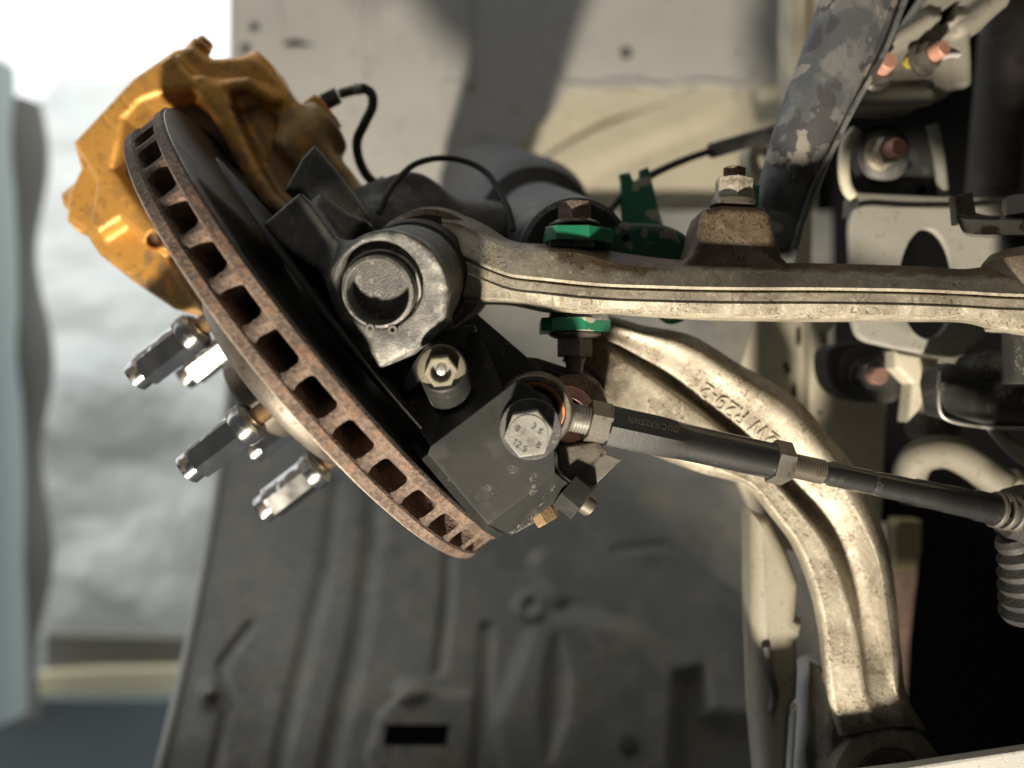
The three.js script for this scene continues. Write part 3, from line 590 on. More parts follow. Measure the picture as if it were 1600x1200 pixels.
// ---------------------------------------------------------------- brake caliper
{
  const z0 = -0.115, C = P(330, 240, z0);
  const t = thing('brake_caliper', 'gold painted multi-piston brake caliper straddling the top of the disc', 'brake caliper', C);
  const body = slab([[110, 220], [150, 178], [205, 118], [270, 74], [300, 68], [330, 88], [385, 84], [412, 94], [432, 112], [470, 166], [505, 214], [545, 262], [572, 318], [500, 352], [440, 345], [405, 318], [380, 265], [355, 205], [332, 168], [298, 150], [262, 152], [224, 164], [198, 190], [188, 236], [184, 262], [206, 310], [240, 370], [330, 500], [268, 482], [205, 440], [150, 396], [128, 362], [100, 345], [103, 300], [122, 262]], -0.118, -0.225, 0.006);
  const plateau = slab([[112, 221], [150, 180], [206, 120], [268, 80], [300, 116], [318, 142], [298, 140], [260, 144], [220, 158], [193, 186], [184, 230], [176, 262], [205, 305], [246, 360], [262, 392], [246, 390], [187, 344], [152, 366], [136, 352], [148, 284], [130, 252]], -0.105, -0.16, 0.005);
  const inner = slab([[322, 120], [350, 132], [372, 180], [392, 240], [430, 300], [470, 330], [440, 344], [406, 318], [380, 265], [355, 205], [330, 172], [300, 158]], -0.106, -0.17, 0.006);
  const p1 = cylD(P(362, 158, -0.135).clone(), P(424, 106, -0.138), S(-0.13) * 36, 0.0035), p2 = cylD(P(440, 250, -0.13), P(516, 196, -0.14), S(-0.13) * 46, 0.004);
  const rib = capD(P(318, 132, -0.112), P(350, 190, -0.112), 0.006), rib2 = capD(P(350, 190, -0.112), P(404, 290, -0.114), 0.006), rib3 = capD(P(342, 138, -0.114), P(388, 132, -0.112), 0.005), rib4 = capD(P(388, 132, -0.112), P(428, 156, -0.116), 0.005);
  const bolt = cylD(P(300, 95, -0.13), P(318, 68, -0.13), S(-0.13) * 16, 0.002);
  const pocket = slab([[355, 160], [392, 150], [420, 170], [418, 200], [400, 240], [378, 200]], -0.100, -0.123, 0.004);
  const cut1 = capD(P(152, 172, -0.104), P(170, 196, -0.104), 0.0018), cut2 = capD(P(178, 138, -0.104), P(206, 178, -0.104), 0.0018), cut3 = capD(P(238, 96, -0.104), P(264, 132, -0.104), 0.0018);
  const dimple = cylD(P(246, 372, -0.10), P(240, 376, -0.13), S(-0.11) * 12, 0.002);
  const f = p => {
    let d = smin(body(p), plateau(p), 0.006);
    d = smin(d, inner(p), 0.005); d = smin(d, p1(p), 0.006); d = smin(d, p2(p), 0.007);
    d = smin(d, Math.min(rib(p), rib2(p)), 0.005); d = smin(d, Math.min(rib3(p), rib4(p)), 0.005);
    d = Math.min(d, bolt(p));
    d = smax(d, -pocket(p), 0.004); d = Math.max(d, -Math.min(cut1(p), Math.min(cut2(p), cut3(p))));
    d = smax(d, -dimple(p), 0.002);
    return d;
  };
  const lo = P(80, 520, -0.12).setZ(-0.235), hi = P(600, 50, -0.12).setZ(-0.09);
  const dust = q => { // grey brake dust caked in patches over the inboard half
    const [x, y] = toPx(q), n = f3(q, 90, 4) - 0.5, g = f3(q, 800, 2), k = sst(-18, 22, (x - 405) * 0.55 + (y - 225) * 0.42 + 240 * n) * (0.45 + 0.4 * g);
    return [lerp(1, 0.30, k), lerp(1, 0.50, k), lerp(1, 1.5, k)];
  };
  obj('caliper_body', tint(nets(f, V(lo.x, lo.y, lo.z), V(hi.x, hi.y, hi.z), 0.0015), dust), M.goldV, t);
  // bosses on the outer side
  obj('outer_boss', lathe(P(128, 318, -0.135), DA, [[0, 0.008], [0.010, 0.008], [0.013, 0.005], [0.014, -0.02]], 28), M.gold, t);
  obj('outer_boss', lathe(P(138, 340, -0.14), DA, [[0, 0.01], [0.009, 0.01], [0.011, 0.006], [0.012, -0.02]], 28), M.gold, t);
  obj('hose_boss', ex([[462, 168], [490, 146], [500, 150], [523, 180], [500, 196], [478, 210]], -0.128, -0.155, { bevel: 0.002 }), M.gold, t);
  const n = P(512, 158, -0.14).sub(P(470, 190, -0.14)).normalize();
  obj('bleed_cap', lathe(P(303, 88, -0.14), P(325, 62, -0.14).sub(P(303, 88, -0.14)), [[0, 0], [0.008, 0], [0.008, 0.007], [0.006, 0.009], [0.006, 0.014], [0.0045, 0.016], [0, 0.016]], 24), M.gold, t);
  seat(t);
  const pads = thing('brake_pad', 'dark brake pad with grey backing plate between gold caliper and disc', 'brake pad', P(230, 260, -0.13));
  obj('backing_plate', ex([[176, 262], [198, 218], [206, 214], [196, 240], [206, 290], [230, 340], [262, 400], [250, 398], [210, 335]], -0.122, -0.20, { bevel: 0.001 }), M.steelDark, pads);
  obj('friction_block', ex([[196, 240], [208, 216], [216, 240], [232, 300], [262, 370], [262, 400], [230, 345], [205, 290]], -0.126, -0.20, { bevel: 0.001 }), M.dark, pads);
  seat(pads);
  const pin = thing('inner_brake_pad', 'dark inner brake pad on the knuckle side of the disc under the caliper', 'brake pad', P(340, 240, -0.14));
  obj('friction_block', ex([[268, 172], [300, 160], [330, 176], [352, 208], [378, 268], [398, 318], [372, 330], [330, 290], [290, 220]], -0.132, -0.20, { bevel: 0.001 }), M.dark, pin);
  obj('pad_spring', ex([[268, 168], [276, 172], [272, 182], [264, 178]], -0.128, -0.13, { bevel: 0.0003 }), M.chrome, pin);
  seat(pin);
}
{ // brake hose from the caliper, with its fittings
  const Z = -0.14, t = thing('brake_hose', 'black brake hose looping from the caliper fitting down to the knuckle', 'brake hose', P(520, 150, Z));
  obj('hose', tube([P(548, 142, Z), P(566, 138, Z), P(580, 146, Z), P(582, 165, Z), P(570, 192, Z), P(558, 220, Z - .004), P(562, 252, Z - .006), P(578, 280, Z - .01), P(598, 292, Z - .012), P(612, 300, Z - .012)], S(Z) * 7.5, { seg: 80 }), M.rubber, t);
  obj('crimp', rod(P(530, 147, Z), P(552, 141, Z), S(Z) * 7.5), M.steelDark, t);
  obj('ferrule', rod(P(552, 140, Z), P(566, 139, Z), S(Z) * 8.6), M.steel, t);
  obj('fitting_nut', hexGeo(P(505, 160, Z), P(530, 148, Z).sub(P(505, 160, Z)), S(Z) * 24, S(Z) * 26), M.dark, t);
  obj('lower_fitting', hexGeo(P(590, 286, Z - .012), P(622, 306, Z - .012).sub(P(590, 286, Z - .012)), S(Z) * 24, S(Z) * 36), M.dark, t);
  seat(t);
}

// ---------------------------------------------------------------- steering knuckle with the lower ball joint
const BF = P(606, 455, 0.034), BD = V(-0.10, -0.24, 0.965).normalize();   // face of the boss and the way it looks
{
  const t = thing('steering_knuckle', 'grey cast steering knuckle with a round ball-joint boss facing the viewer', 'steering knuckle', BF);
  const at = (d) => BF.clone().addScaledVector(BD, d);
  const R = S(0.034) * 94;
  const boss = cylD(at(-0.055), at(0), R, 0.003);
  const bore = cylD(at(-0.010).add(V(-0.0040, 0.0035, 0)), at(0.03).add(V(-0.0040, 0.0035, 0)), S(0.034) * 67, 0.001);
  const arm = slab([[408, 349], [468, 298], [484, 316], [522, 368], [560, 400], [540, 470], [500, 425], [462, 402], [436, 382]], 0.023, -0.06, 0.003);
  const lower = slab([[548, 500], [582, 528], [576, 552], [591, 577], [640, 550], [694, 498], [660, 470], [580, 480]], 0.030, -0.03, 0.003);
  const spine = slab([[408, 349], [440, 345], [520, 400], [560, 520], [590, 577], [560, 560], [500, 480], [440, 400]], -0.012, -0.07, 0.003);
  const ear = slab([[440, 300], [470, 246], [490, 224], [530, 272], [574, 336], [524, 372], [484, 318], [468, 296]], -0.040, -0.09, 0.003);
  const ear2 = slab([[484, 316], [500, 300], [540, 330], [575, 345], [540, 372], [520, 372]], -0.02, -0.06, 0.003);
  const step = slab([[494, 262], [532, 314], [520, 322], [484, 272]], -0.030, -0.05, 0.002);
  const f = p => {
    let d = smin(boss(p), arm(p), 0.014); d = smin(d, lower(p), 0.010); d = smin(d, spine(p), 0.006); d = smin(d, ear(p), 0.006); d = smin(d, ear2(p), 0.012);
    return smax(d, -bore(p), 0.0015);
  };
  const lo = P(385, 600, -0.0).setZ(-0.10), hi = P(740, 210, -0.0).setZ(0.05); lo.x -= .02; hi.y += .02;
  const g = nets(f, lo, hi, 0.0016);
  tint(g, q => { // the machined face and its worn edge are bare, the rest is grey scale
    const w = q.clone().sub(BF), h = w.dot(BD), r = w.addScaledVector(BD, -h).length();
    const n = f3(q, 260), bare = Math.max(sst(-0.0045, -0.002, h), sst(0.023, 0.026, q.z) * sst(-0.012, -0.008, h));
    const edge = sst(0.70, 0.93, r / R) * bare * sst(0.30, 0.62, n) * sst(-0.5, 0.6, (q.x - BF.x) / R + 0.2);
    let k = (1.4 + 0.2 * bare + 1.6 * edge) * (0.85 + 0.3 * n); return [k, k, k * 0.97];
  });
  obj('knuckle_casting', g, M.darkV, t);
  const cap = S(0.038) * 58, c = P(589, 457, 0.0385).addScaledVector(BD, -0.0145);
  obj('joint_cup', lathe(c, BD, [[0, 0.001], [cap * 0.82, 0.001], [cap * 0.86, 0.0025], [cap * 0.86, 0.0135], [cap * 0.90, 0.0145], [cap * 0.98, 0.0138], [cap, 0.0125], [cap, 0.003], [cap * 1.08, 0.002], [cap * 1.08, -0.004]], 72), mat(T.dark, { metalness: 0.4, bump: 0.0003, color: lin(1.8, 1.78, 1.72) }), t);
  obj('cup_floor', lathe(c.clone().addScaledVector(BD, 0.0011), BD, [[0, 0.0006], [cap * 0.84, 0.0004], [cap * 0.85, 0]], 60), mat(T.dark, { metalness: 0.2, bump: 0.0004, color: lin(1.35, 1.32, 1.26) }), t);
  const sr = obj('snap_ring', tube(Array.from({ length: 40 }, (_, k) => { const a = (-1.15 + k / 39 * 5.0) , e1 = V(1, 0, 0).addScaledVector(BD, -BD.x).normalize(), e2 = BD.clone().cross(e1); return c.clone().addScaledVector(BD, 0.0050).addScaledVector(e1, cap * 1.07 * Math.cos(a)).addScaledVector(e2, cap * 1.07 * Math.sin(a)); }), 0.0011, { seg: 120, rad: 8 }), M.steel, t);
  for (const [x, y] of [[579, 512], [614, 514]]) { const q = P(x, y + 1, 0.0335); obj('ring_lug', ringGeo(q, BD, 0.0010, 0.0026, 0.0012, 0.0002, 20), M.zinc, t); }
  seat(t);
}
{ // rubber boot between boss and arm
  const a = BF.clone().addScaledVector(BD, -0.0555), b = BF.clone().addScaledVector(BD, -0.083);
  const R = S(0.034) * 94;
  const t = thing('ball_joint_boot', 'black rubber ball-joint boot squeezed between knuckle boss and lower arm', 'rubber boot', a);
  obj('boot', lathe(a, BD.clone().negate(), [[0, 0], [R * 0.98, 0], [R * 1.06, 0.004], [R * 1.03, 0.009], [R * 1.10, 0.014], [R * 1.02, 0.02], [R * 0.9, 0.026], [0, 0.026]], 64), M.rubber, t);
  obj('boot_band', ringGeo(a.clone().addScaledVector(BD, -0.006), BD, R * 0.9, R * 1.055, 0.004), M.rubber, t);
  seat(t);
}
{ // lower control arm: lofted beam with a moulding line, an upright lug and a bush end
  const st = [ // px: x, silhouette top, upper bevel, line, bottom
    [690, 330, 345, 395, 466], [722, 336, 352, 404, 470], [760, 352, 374, 420, 472], [800, 376, 390, 434, 474], [850, 381, 392, 440, 484], [905, 383, 396, 446, 489], [960, 393, 410, 450, 489], [1020, 402, 419, 452, 492], [1090, 408, 421, 454, 496], [1180, 411, 425, 455, 498], [1260, 411, 428, 455, 499], [1350, 413, 432, 456, 499], [1440, 416, 436, 458, 499], [1510, 420, 440, 461, 501], [1560, 412, 438, 464, 514], [1620, 404, 438, 466, 523], [1720, 404, 440, 468, 526]];
  const zf = x => lerp(-0.024, 0.002, sst(690, 850, x));
  const rows = st.map(([x, a, b, c, d]) => { const z = zf(x); return [P(x, a, z - 0.030), P(x, b, z - 0.006), P(x, c - 6, z + 0.0005), P(x, c - 2, z), P(x, c, z - 0.0022), P(x, c + 3, z + 0.0004), P(x, c + 18, z + 0.0012), P(x, c + 20, z + 0.0022), P(x, d - 7, z + 0.0005), P(x, d, z - 0.006), P(x, d + 4, z - 0.040), P(x, a + 30, z - 0.055)]; });
  const beam = loft(rows, { n: 220, sub: 4, ang: 0.45 });
  const fil = [[1050, 424], [1068, 408], [1080, 396], [1087, 376], [1093, 346], [1101, 326], [1131, 319], [1198, 322], [1208, 336], [1215, 372], [1224, 400], [1236, 412], [1250, 424]];
  const lug = ex(fil, -0.016, -0.056, { bevel: 0.005, seg: 4 });
  const pad = lathe(P(1650, 418, -0.022), V(0, 1, 0), [[0, -0.036], [0.036, -0.036], [0.038, -0.03], [0.038, 0.004], [0.034, 0.009], [0, 0.009]], 48);
  const rim = lathe(P(1650, 400, -0.022), V(0, 1, 0), [[0.018, -0.002], [0.029, -0.002], [0.031, 0], [0.029, 0.004], [0.018, 0.004]], 40);
  const eye = cylGeo();
  function cylGeo() { const R = S(-0.05) * 88, a = BF.clone().addScaledVector(BD, -0.083); return lathe(a.add(V(0.004, 0, 0)), BD.clone().negate(), [[0, 0], [R * 1.02, 0], [R * 1.12, 0.003], [R * 1.14, 0.02], [R * 1.05, 0.03], [0, 0.03]], 60); }
  const t = thing('lower_control_arm', 'long cast aluminium lower arm running right from the ball joint, brown on top', 'control arm', P(1150, 450, 0));
  // browner above a wavering edge along the upper side of the arm
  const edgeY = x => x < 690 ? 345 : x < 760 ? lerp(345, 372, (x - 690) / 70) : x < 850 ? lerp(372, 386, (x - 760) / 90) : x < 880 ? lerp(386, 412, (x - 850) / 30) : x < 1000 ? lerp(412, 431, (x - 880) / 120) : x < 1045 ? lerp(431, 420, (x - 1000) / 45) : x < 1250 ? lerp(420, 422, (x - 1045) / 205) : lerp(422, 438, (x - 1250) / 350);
  const topBrown = q => {
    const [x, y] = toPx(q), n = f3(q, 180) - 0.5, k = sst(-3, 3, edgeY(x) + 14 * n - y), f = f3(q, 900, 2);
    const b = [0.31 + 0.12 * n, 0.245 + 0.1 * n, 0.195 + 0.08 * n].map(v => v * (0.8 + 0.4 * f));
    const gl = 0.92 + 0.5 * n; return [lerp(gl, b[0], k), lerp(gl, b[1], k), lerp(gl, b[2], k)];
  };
  obj('arm_casting', [tint(beam, topBrown), tint(lug, topBrown), tint(pad, topBrown), tint(rim, topBrown), tint(eye, topBrown)], M.alu, t);
  seat(t);
}
{ // nut and stud on top of the lug
  const p = P(1145, 318, -0.028), t = thing('lug_bolt', 'rusty flange nut and threaded stud on top of the lower arm lug', 'bolt', p), up = V(0.05, 1, 0);
  obj('flange', lathe(p, up, [[0, -0.002], [0.0135, -0.002], [0.0135, 0.001], [0.011, 0.003], [0, 0.003]], 32), M.steelDark, t);
  obj('nut', hexGeo(p.clone().addScaledVector(up, 0.002), up, 0.0195, 0.0125, 0.5), M.aluPlain, t);
  obj('stud', threads(p.clone().addScaledVector(up, 0.014), up, 0.0066, 0.0075, 0.0014), M.rust, t);
  seat(t);
}
{ // green coilover fork, its plates, bolts and damper body
  const t = thing('coilover', 'green coilover damper whose fork clamps the lower arm, dark body behind', 'coilover', P(905, 400, -0.03));
  const plate = (y0, y1, z, x0, x1) => { // thick plate lying across the picture: a rounded outline swept upward
    const a = P(x0, y0, z), b = P(x1, y1, z);
    const s = new THREE.Shape(), w = (b.x - a.x), dz = 0.040; s.moveTo(a.x + 0.006, 0); s.lineTo(a.x + w * 0.62, 0); s.lineTo(b.x, -0.012); s.lineTo(b.x, -dz); s.lineTo(a.x, -dz); s.lineTo(a.x, -0.006); s.closePath();
    const g = new THREE.ExtrudeGeometry(s, { depth: Math.abs(a.y - b.y), bevelEnabled: true, bevelSize: 0.0008, bevelThickness: 0.0008, bevelOffset: -0.0008, bevelSegments: 2 });
    g.rotateX(-Math.PI / 2); g.scale(1, 1, -1); g.translate(0, Math.min(a.y, b.y), z); return crease(g, 0.5);
  };
  obj('fork_plate', plate(353, 372, -0.012, 853, 962), M.green, t);
  obj('fork_plate', plate(497, 514, -0.012, 846, 958), M.green, t);
  obj('spacer', ex([[858, 369], [930, 369], [930, 386], [858, 386]], -0.016, -0.04, { bevel: 0.001 }), M.dark, t);
  obj('spacer', ex([[862, 484], [952, 484], [952, 500], [862, 500]], -0.016, -0.05, { bevel: 0.001 }), M.dark, t);
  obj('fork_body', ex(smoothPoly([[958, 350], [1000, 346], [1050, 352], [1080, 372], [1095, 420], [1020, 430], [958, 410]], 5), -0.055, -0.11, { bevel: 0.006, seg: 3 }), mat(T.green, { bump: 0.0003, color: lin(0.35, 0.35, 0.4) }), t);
  obj('adjuster_hole', lathe(P(978, 372, -0.0548), V(0, 0, 1), [[0, 0.0003], [0.002, 0.0003], [0.0023, 0]], 16), M.void, t);
  const d0 = P(900, 400, -0.06), d1 = P(752, 285, -0.79);
  obj('damper_body', rod(d0, d1, 0.036, 40, 0.003), M.black, t);
  const ax = d1.clone().sub(d0).normalize();
  obj('dust_tube', lathe(d0.clone().lerp(d1, 0.22), ax, [[0.036, 0], [0.048, 0.01], [0.055, 0.04], [0.060, 0.25], [0.066, 0.55], [0, 0.55]], 48), M.rubber, t);
  // upright tab with two rounded horns
  obj('hose_tab', ex([[972, 365], [970, 285], [968, 272], [984, 268], [990, 282], [1000, 282], [999, 266], [1013, 260], [1018, 278], [1030, 330], [1040, 360], [1030, 375]], -0.125, -0.131, { bevel: 0.001 }), M.green, t);
  obj('rear_tab', ex([[1160, 288], [1188, 288], [1186, 322], [1158, 322]], -0.06, -0.066, { bevel: 0.001 }), M.green, t);
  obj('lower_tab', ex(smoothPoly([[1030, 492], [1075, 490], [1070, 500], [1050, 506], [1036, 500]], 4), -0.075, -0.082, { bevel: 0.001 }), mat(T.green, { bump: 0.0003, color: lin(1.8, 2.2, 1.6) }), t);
  seat(t);
  const bt = (name, label, y, sgn) => {
    const p = P(898, y, -0.030), up = V(0, sgn, 0), b = thing('clevis_bolt', label, 'bolt', p);
    obj('washer', lathe(p, up, [[0, 0], [0.0155, 0], [0.0155, 0.0012], [0.012, 0.0030], [0, 0.003]], 36), M.steelDark, b);
    obj('bolt_head', hexGeo(p.clone().addScaledVector(up, 0.0025), up, 0.0185, 0.0115, 0.32), sgn > 0 ? M.rust : M.steelDark, b);
    if (sgn < 0) obj('bolt_tip', lathe(p.clone().addScaledVector(up, 0.0135), up, [[0.0066, 0], [0.0066, 0.002], [0.0058, 0.003], [0.0045, 0.010], [0, 0.0105]], 24), M.steelDark, b);
    seat(b);
  };
  bt('clevis_bolt', 'brown rusty hexagon bolt head on the upper green plate', 354, 1);
  bt('clevis_bolt', 'grey hexagon nut with bolt tip under the lower green plate', 521, -1);
}
{ // curved tension arm
  const A = [[905, 492], [955, 500], [1000, 513], [1075, 529], [1147, 572], [1234, 624], [1291, 687], [1333, 740], [1362, 800], [1382, 860], [1393, 930], [1401, 1012], [1412, 1092], [1440, 1140]];
  const B = [[915, 500], [955, 508], [1000, 521], [1068, 540], [1138, 584], [1222, 640], [1276, 700], [1316, 754], [1346, 812], [1369, 866], [1382, 932], [1392, 1010], [1400, 1080], [1425, 1135]];
  const B2 = [[925, 512], [958, 520], [1000, 534], [1058, 562], [1122, 606], [1195, 660], [1250, 722], [1288, 776], [1322, 834], [1348, 885], [1366, 940], [1380, 1012], [1390, 1078], [1415, 1135]];
  const Cn = [[930, 524], [958, 533], [1000, 556], [1044, 580], [1100, 626], [1172, 682], [1226, 744], [1262, 796], [1298, 850], [1326, 900], [1346, 950], [1362, 1016], [1378, 1090], [1405, 1135]];
  const D = [[930, 534], [956, 543], [990, 566], [1032, 594], [1080, 628], [1155, 690], [1212, 752], [1252, 796], [1287, 840], [1312, 888], [1328, 935], [1343, 990], [1360, 1090], [1390, 1135]];
  const E = [[880, 560], [925, 590], [945, 620], [955, 668], [1010, 700], [1100, 735], [1168, 757], [1206, 800], [1240, 846], [1262, 896], [1275, 940], [1284, 990], [1294, 1096], [1310, 1150]];
  for (let i = 6; i < 14; i++) { const t = 0.75 * sst(5, 9, i), u = 0.5 * sst(5, 9, i); B2[i] = [lerp(B2[i][0], B[i][0], t), lerp(B2[i][1], B[i][1], t)]; Cn[i] = [lerp(Cn[i][0], B2[i][0], u), lerp(Cn[i][1], B2[i][1], u)]; }
  const fl = A.map((_, i) => lerp(0.55, 0.85, sst(5, 9, i))), Vy = D.map((q, i) => [q[0] + 0.45 * Math.min(14, Cn[i][0] - q[0]), q[1] + 0.45 * (Cn[i][1] - q[1])]);
  const z = A.map((_, i) => lerp(-0.062, -0.05, i / 13));
  const dep = [0.001, 0.006, 0.012, 0.015, 0.017, 0.018, 0.019, 0.020, 0.020, 0.020, 0.019, 0.016, 0.003, 0.0];
  const rows = A.map((_, i) => [P(...A[i], z[i] - 0.012), P(...B[i], z[i] - 0.003), P(...B2[i], z[i] - 0.0025 - dep[i] * 0.22), P(...Cn[i], z[i] - dep[i] * fl[i]), P(...Vy[i], z[i] - dep[i]), P(...D[i], z[i] - dep[i] * 0.7), P(lerp(D[i][0], E[i][0], 0.06), lerp(D[i][1], E[i][1], 0.06), z[i] - 0.0008), ...[0.14, 0.3, 0.5, 0.7, 0.86].map(k => P(lerp(D[i][0], E[i][0], k), lerp(D[i][1], E[i][1], k), z[i] + 0.0006)), P(lerp(D[i][0], E[i][0], 0.96), lerp(D[i][1], E[i][1], 0.96), z[i] - 0.002), P(...E[i], z[i] - 0.009), P(...E[i], z[i] - 0.035), P(...A[i], z[i] - 0.04)]);
  const g = loft(rows, { n: 200, sub: 1, ang: 0.8, smooth: 120 });
  const bossC = P(1385, 1222, -0.055), bd = V(-0.03, 0.10, 1).normalize(), R = S(-0.05) * 92;
  const boss = lathe(bossC, bd, [[R * 0.62, -0.045], [R * 0.97, -0.045], [R, -0.04], [R, 0.0], [R * 0.95, 0.006], [R * 0.82, 0.009], [R * 0.66, 0.009], [R * 0.62, 0.006], [R * 0.62, -0.045]], 72);
  const web = ex([[1294, 1060], [1345, 1085], [1412, 1085], [1440, 1140], [1472, 1190], [1475, 1260], [1300, 1260], [1292, 1150]], -0.058, -0.095, { bevel: 0.006, seg: 3 });
  const t = thing('tension_arm', 'curved cast arm with a channel, sweeping down from the lower arm to a round bush', 'suspension arm', P(1250, 800, -0.06));
  const footShadowTone = q => { const [x, y] = toPx(q), n = f3(q, 150) - 0.5, n2 = f3(q, 700, 2); const k = sst(60, -30, Math.hypot((x - 900) / 1.0, (y - 560) / 1.2) - 62 + 60 * n), k2 = sst(1095, 1135, y + 60 * n + 0.12 * (x - 1380)) * 0.9; const c = 0.95 + 0.4 * n; let o = [lerp(c, 0.24, k), lerp(c, 0.21, k), lerp(c, 0.18, k)]; const m = [0.20, 0.205, 0.20].map(v => v * (0.7 + 0.6 * n2)); return [lerp(o[0], m[0], k2), lerp(o[1], m[1], k2), lerp(o[2], m[2], k2)]; };  // cast shadow painted grey over the foot; also darker round the fork end
  obj('arm_casting', [tint(g, footShadowTone), tint(web, footShadowTone), tint(boss, footShadowTone)], M.alu, t);
  obj('bush_sleeve', ringGeo(bossC.clone().addScaledVector(bd, -0.04), bd, R * 0.54, R * 0.622, 0.046), M.steelDark, t);
  obj('rubber_bush', lathe(bossC.clone().addScaledVector(bd, -0.035), bd, [[0, 0.036], [R * 0.2, 0.036], [R * 0.22, 0.030], [R * 0.40, 0.026], [R * 0.55, 0.032], [R * 0.55, 0]], 60), M.rubber, t);
  // raised casting mark along the channel
  const s0 = P(1178, 668, -0.0655), s1 = P(1112, 612, -0.0655), dir = s1.clone().sub(s0).normalize();
  const mk = letters('2W R29-2', 0.0100, 0.0013, fontR); mk.scale(1.0, 0.92, 1);
  const q = [4, 5].map(i => [P(...B2[i], z[i] - 0.0025 - dep[i] * 0.22), P(...Cn[i], z[i] - dep[i] * fl[i])]);
  const X = q[0][0].clone().sub(q[1][0]).normalize(), N2 = X.clone().cross(q[0][1].clone().sub(q[0][0])).normalize(), Y = N2.clone().cross(X).normalize();
  const mc = q[0][0].clone().lerp(q[1][0], 0.60).lerp(q[0][1].clone().lerp(q[1][1], 0.60), 0.52).addScaledVector(N2, 0.0004);
  mk.applyMatrix4(new THREE.Matrix4().makeBasis(X, Y, N2)); mk.translate(mc.x, mc.y, mc.z);
  const wave = tube([P(1196, 700, -0.0665), P(1207, 686, -0.066), P(1216, 688, -0.066), P(1222, 696, -0.066), P(1230, 702, -0.066)], 0.0009, { seg: 24, rad: 6 });
  mk.computeVertexNormals();
  obj('casting_mark', [mk.index ? mk.toNonIndexed() : mk, wave], M.aluPlain, t);
  seat(t);
}

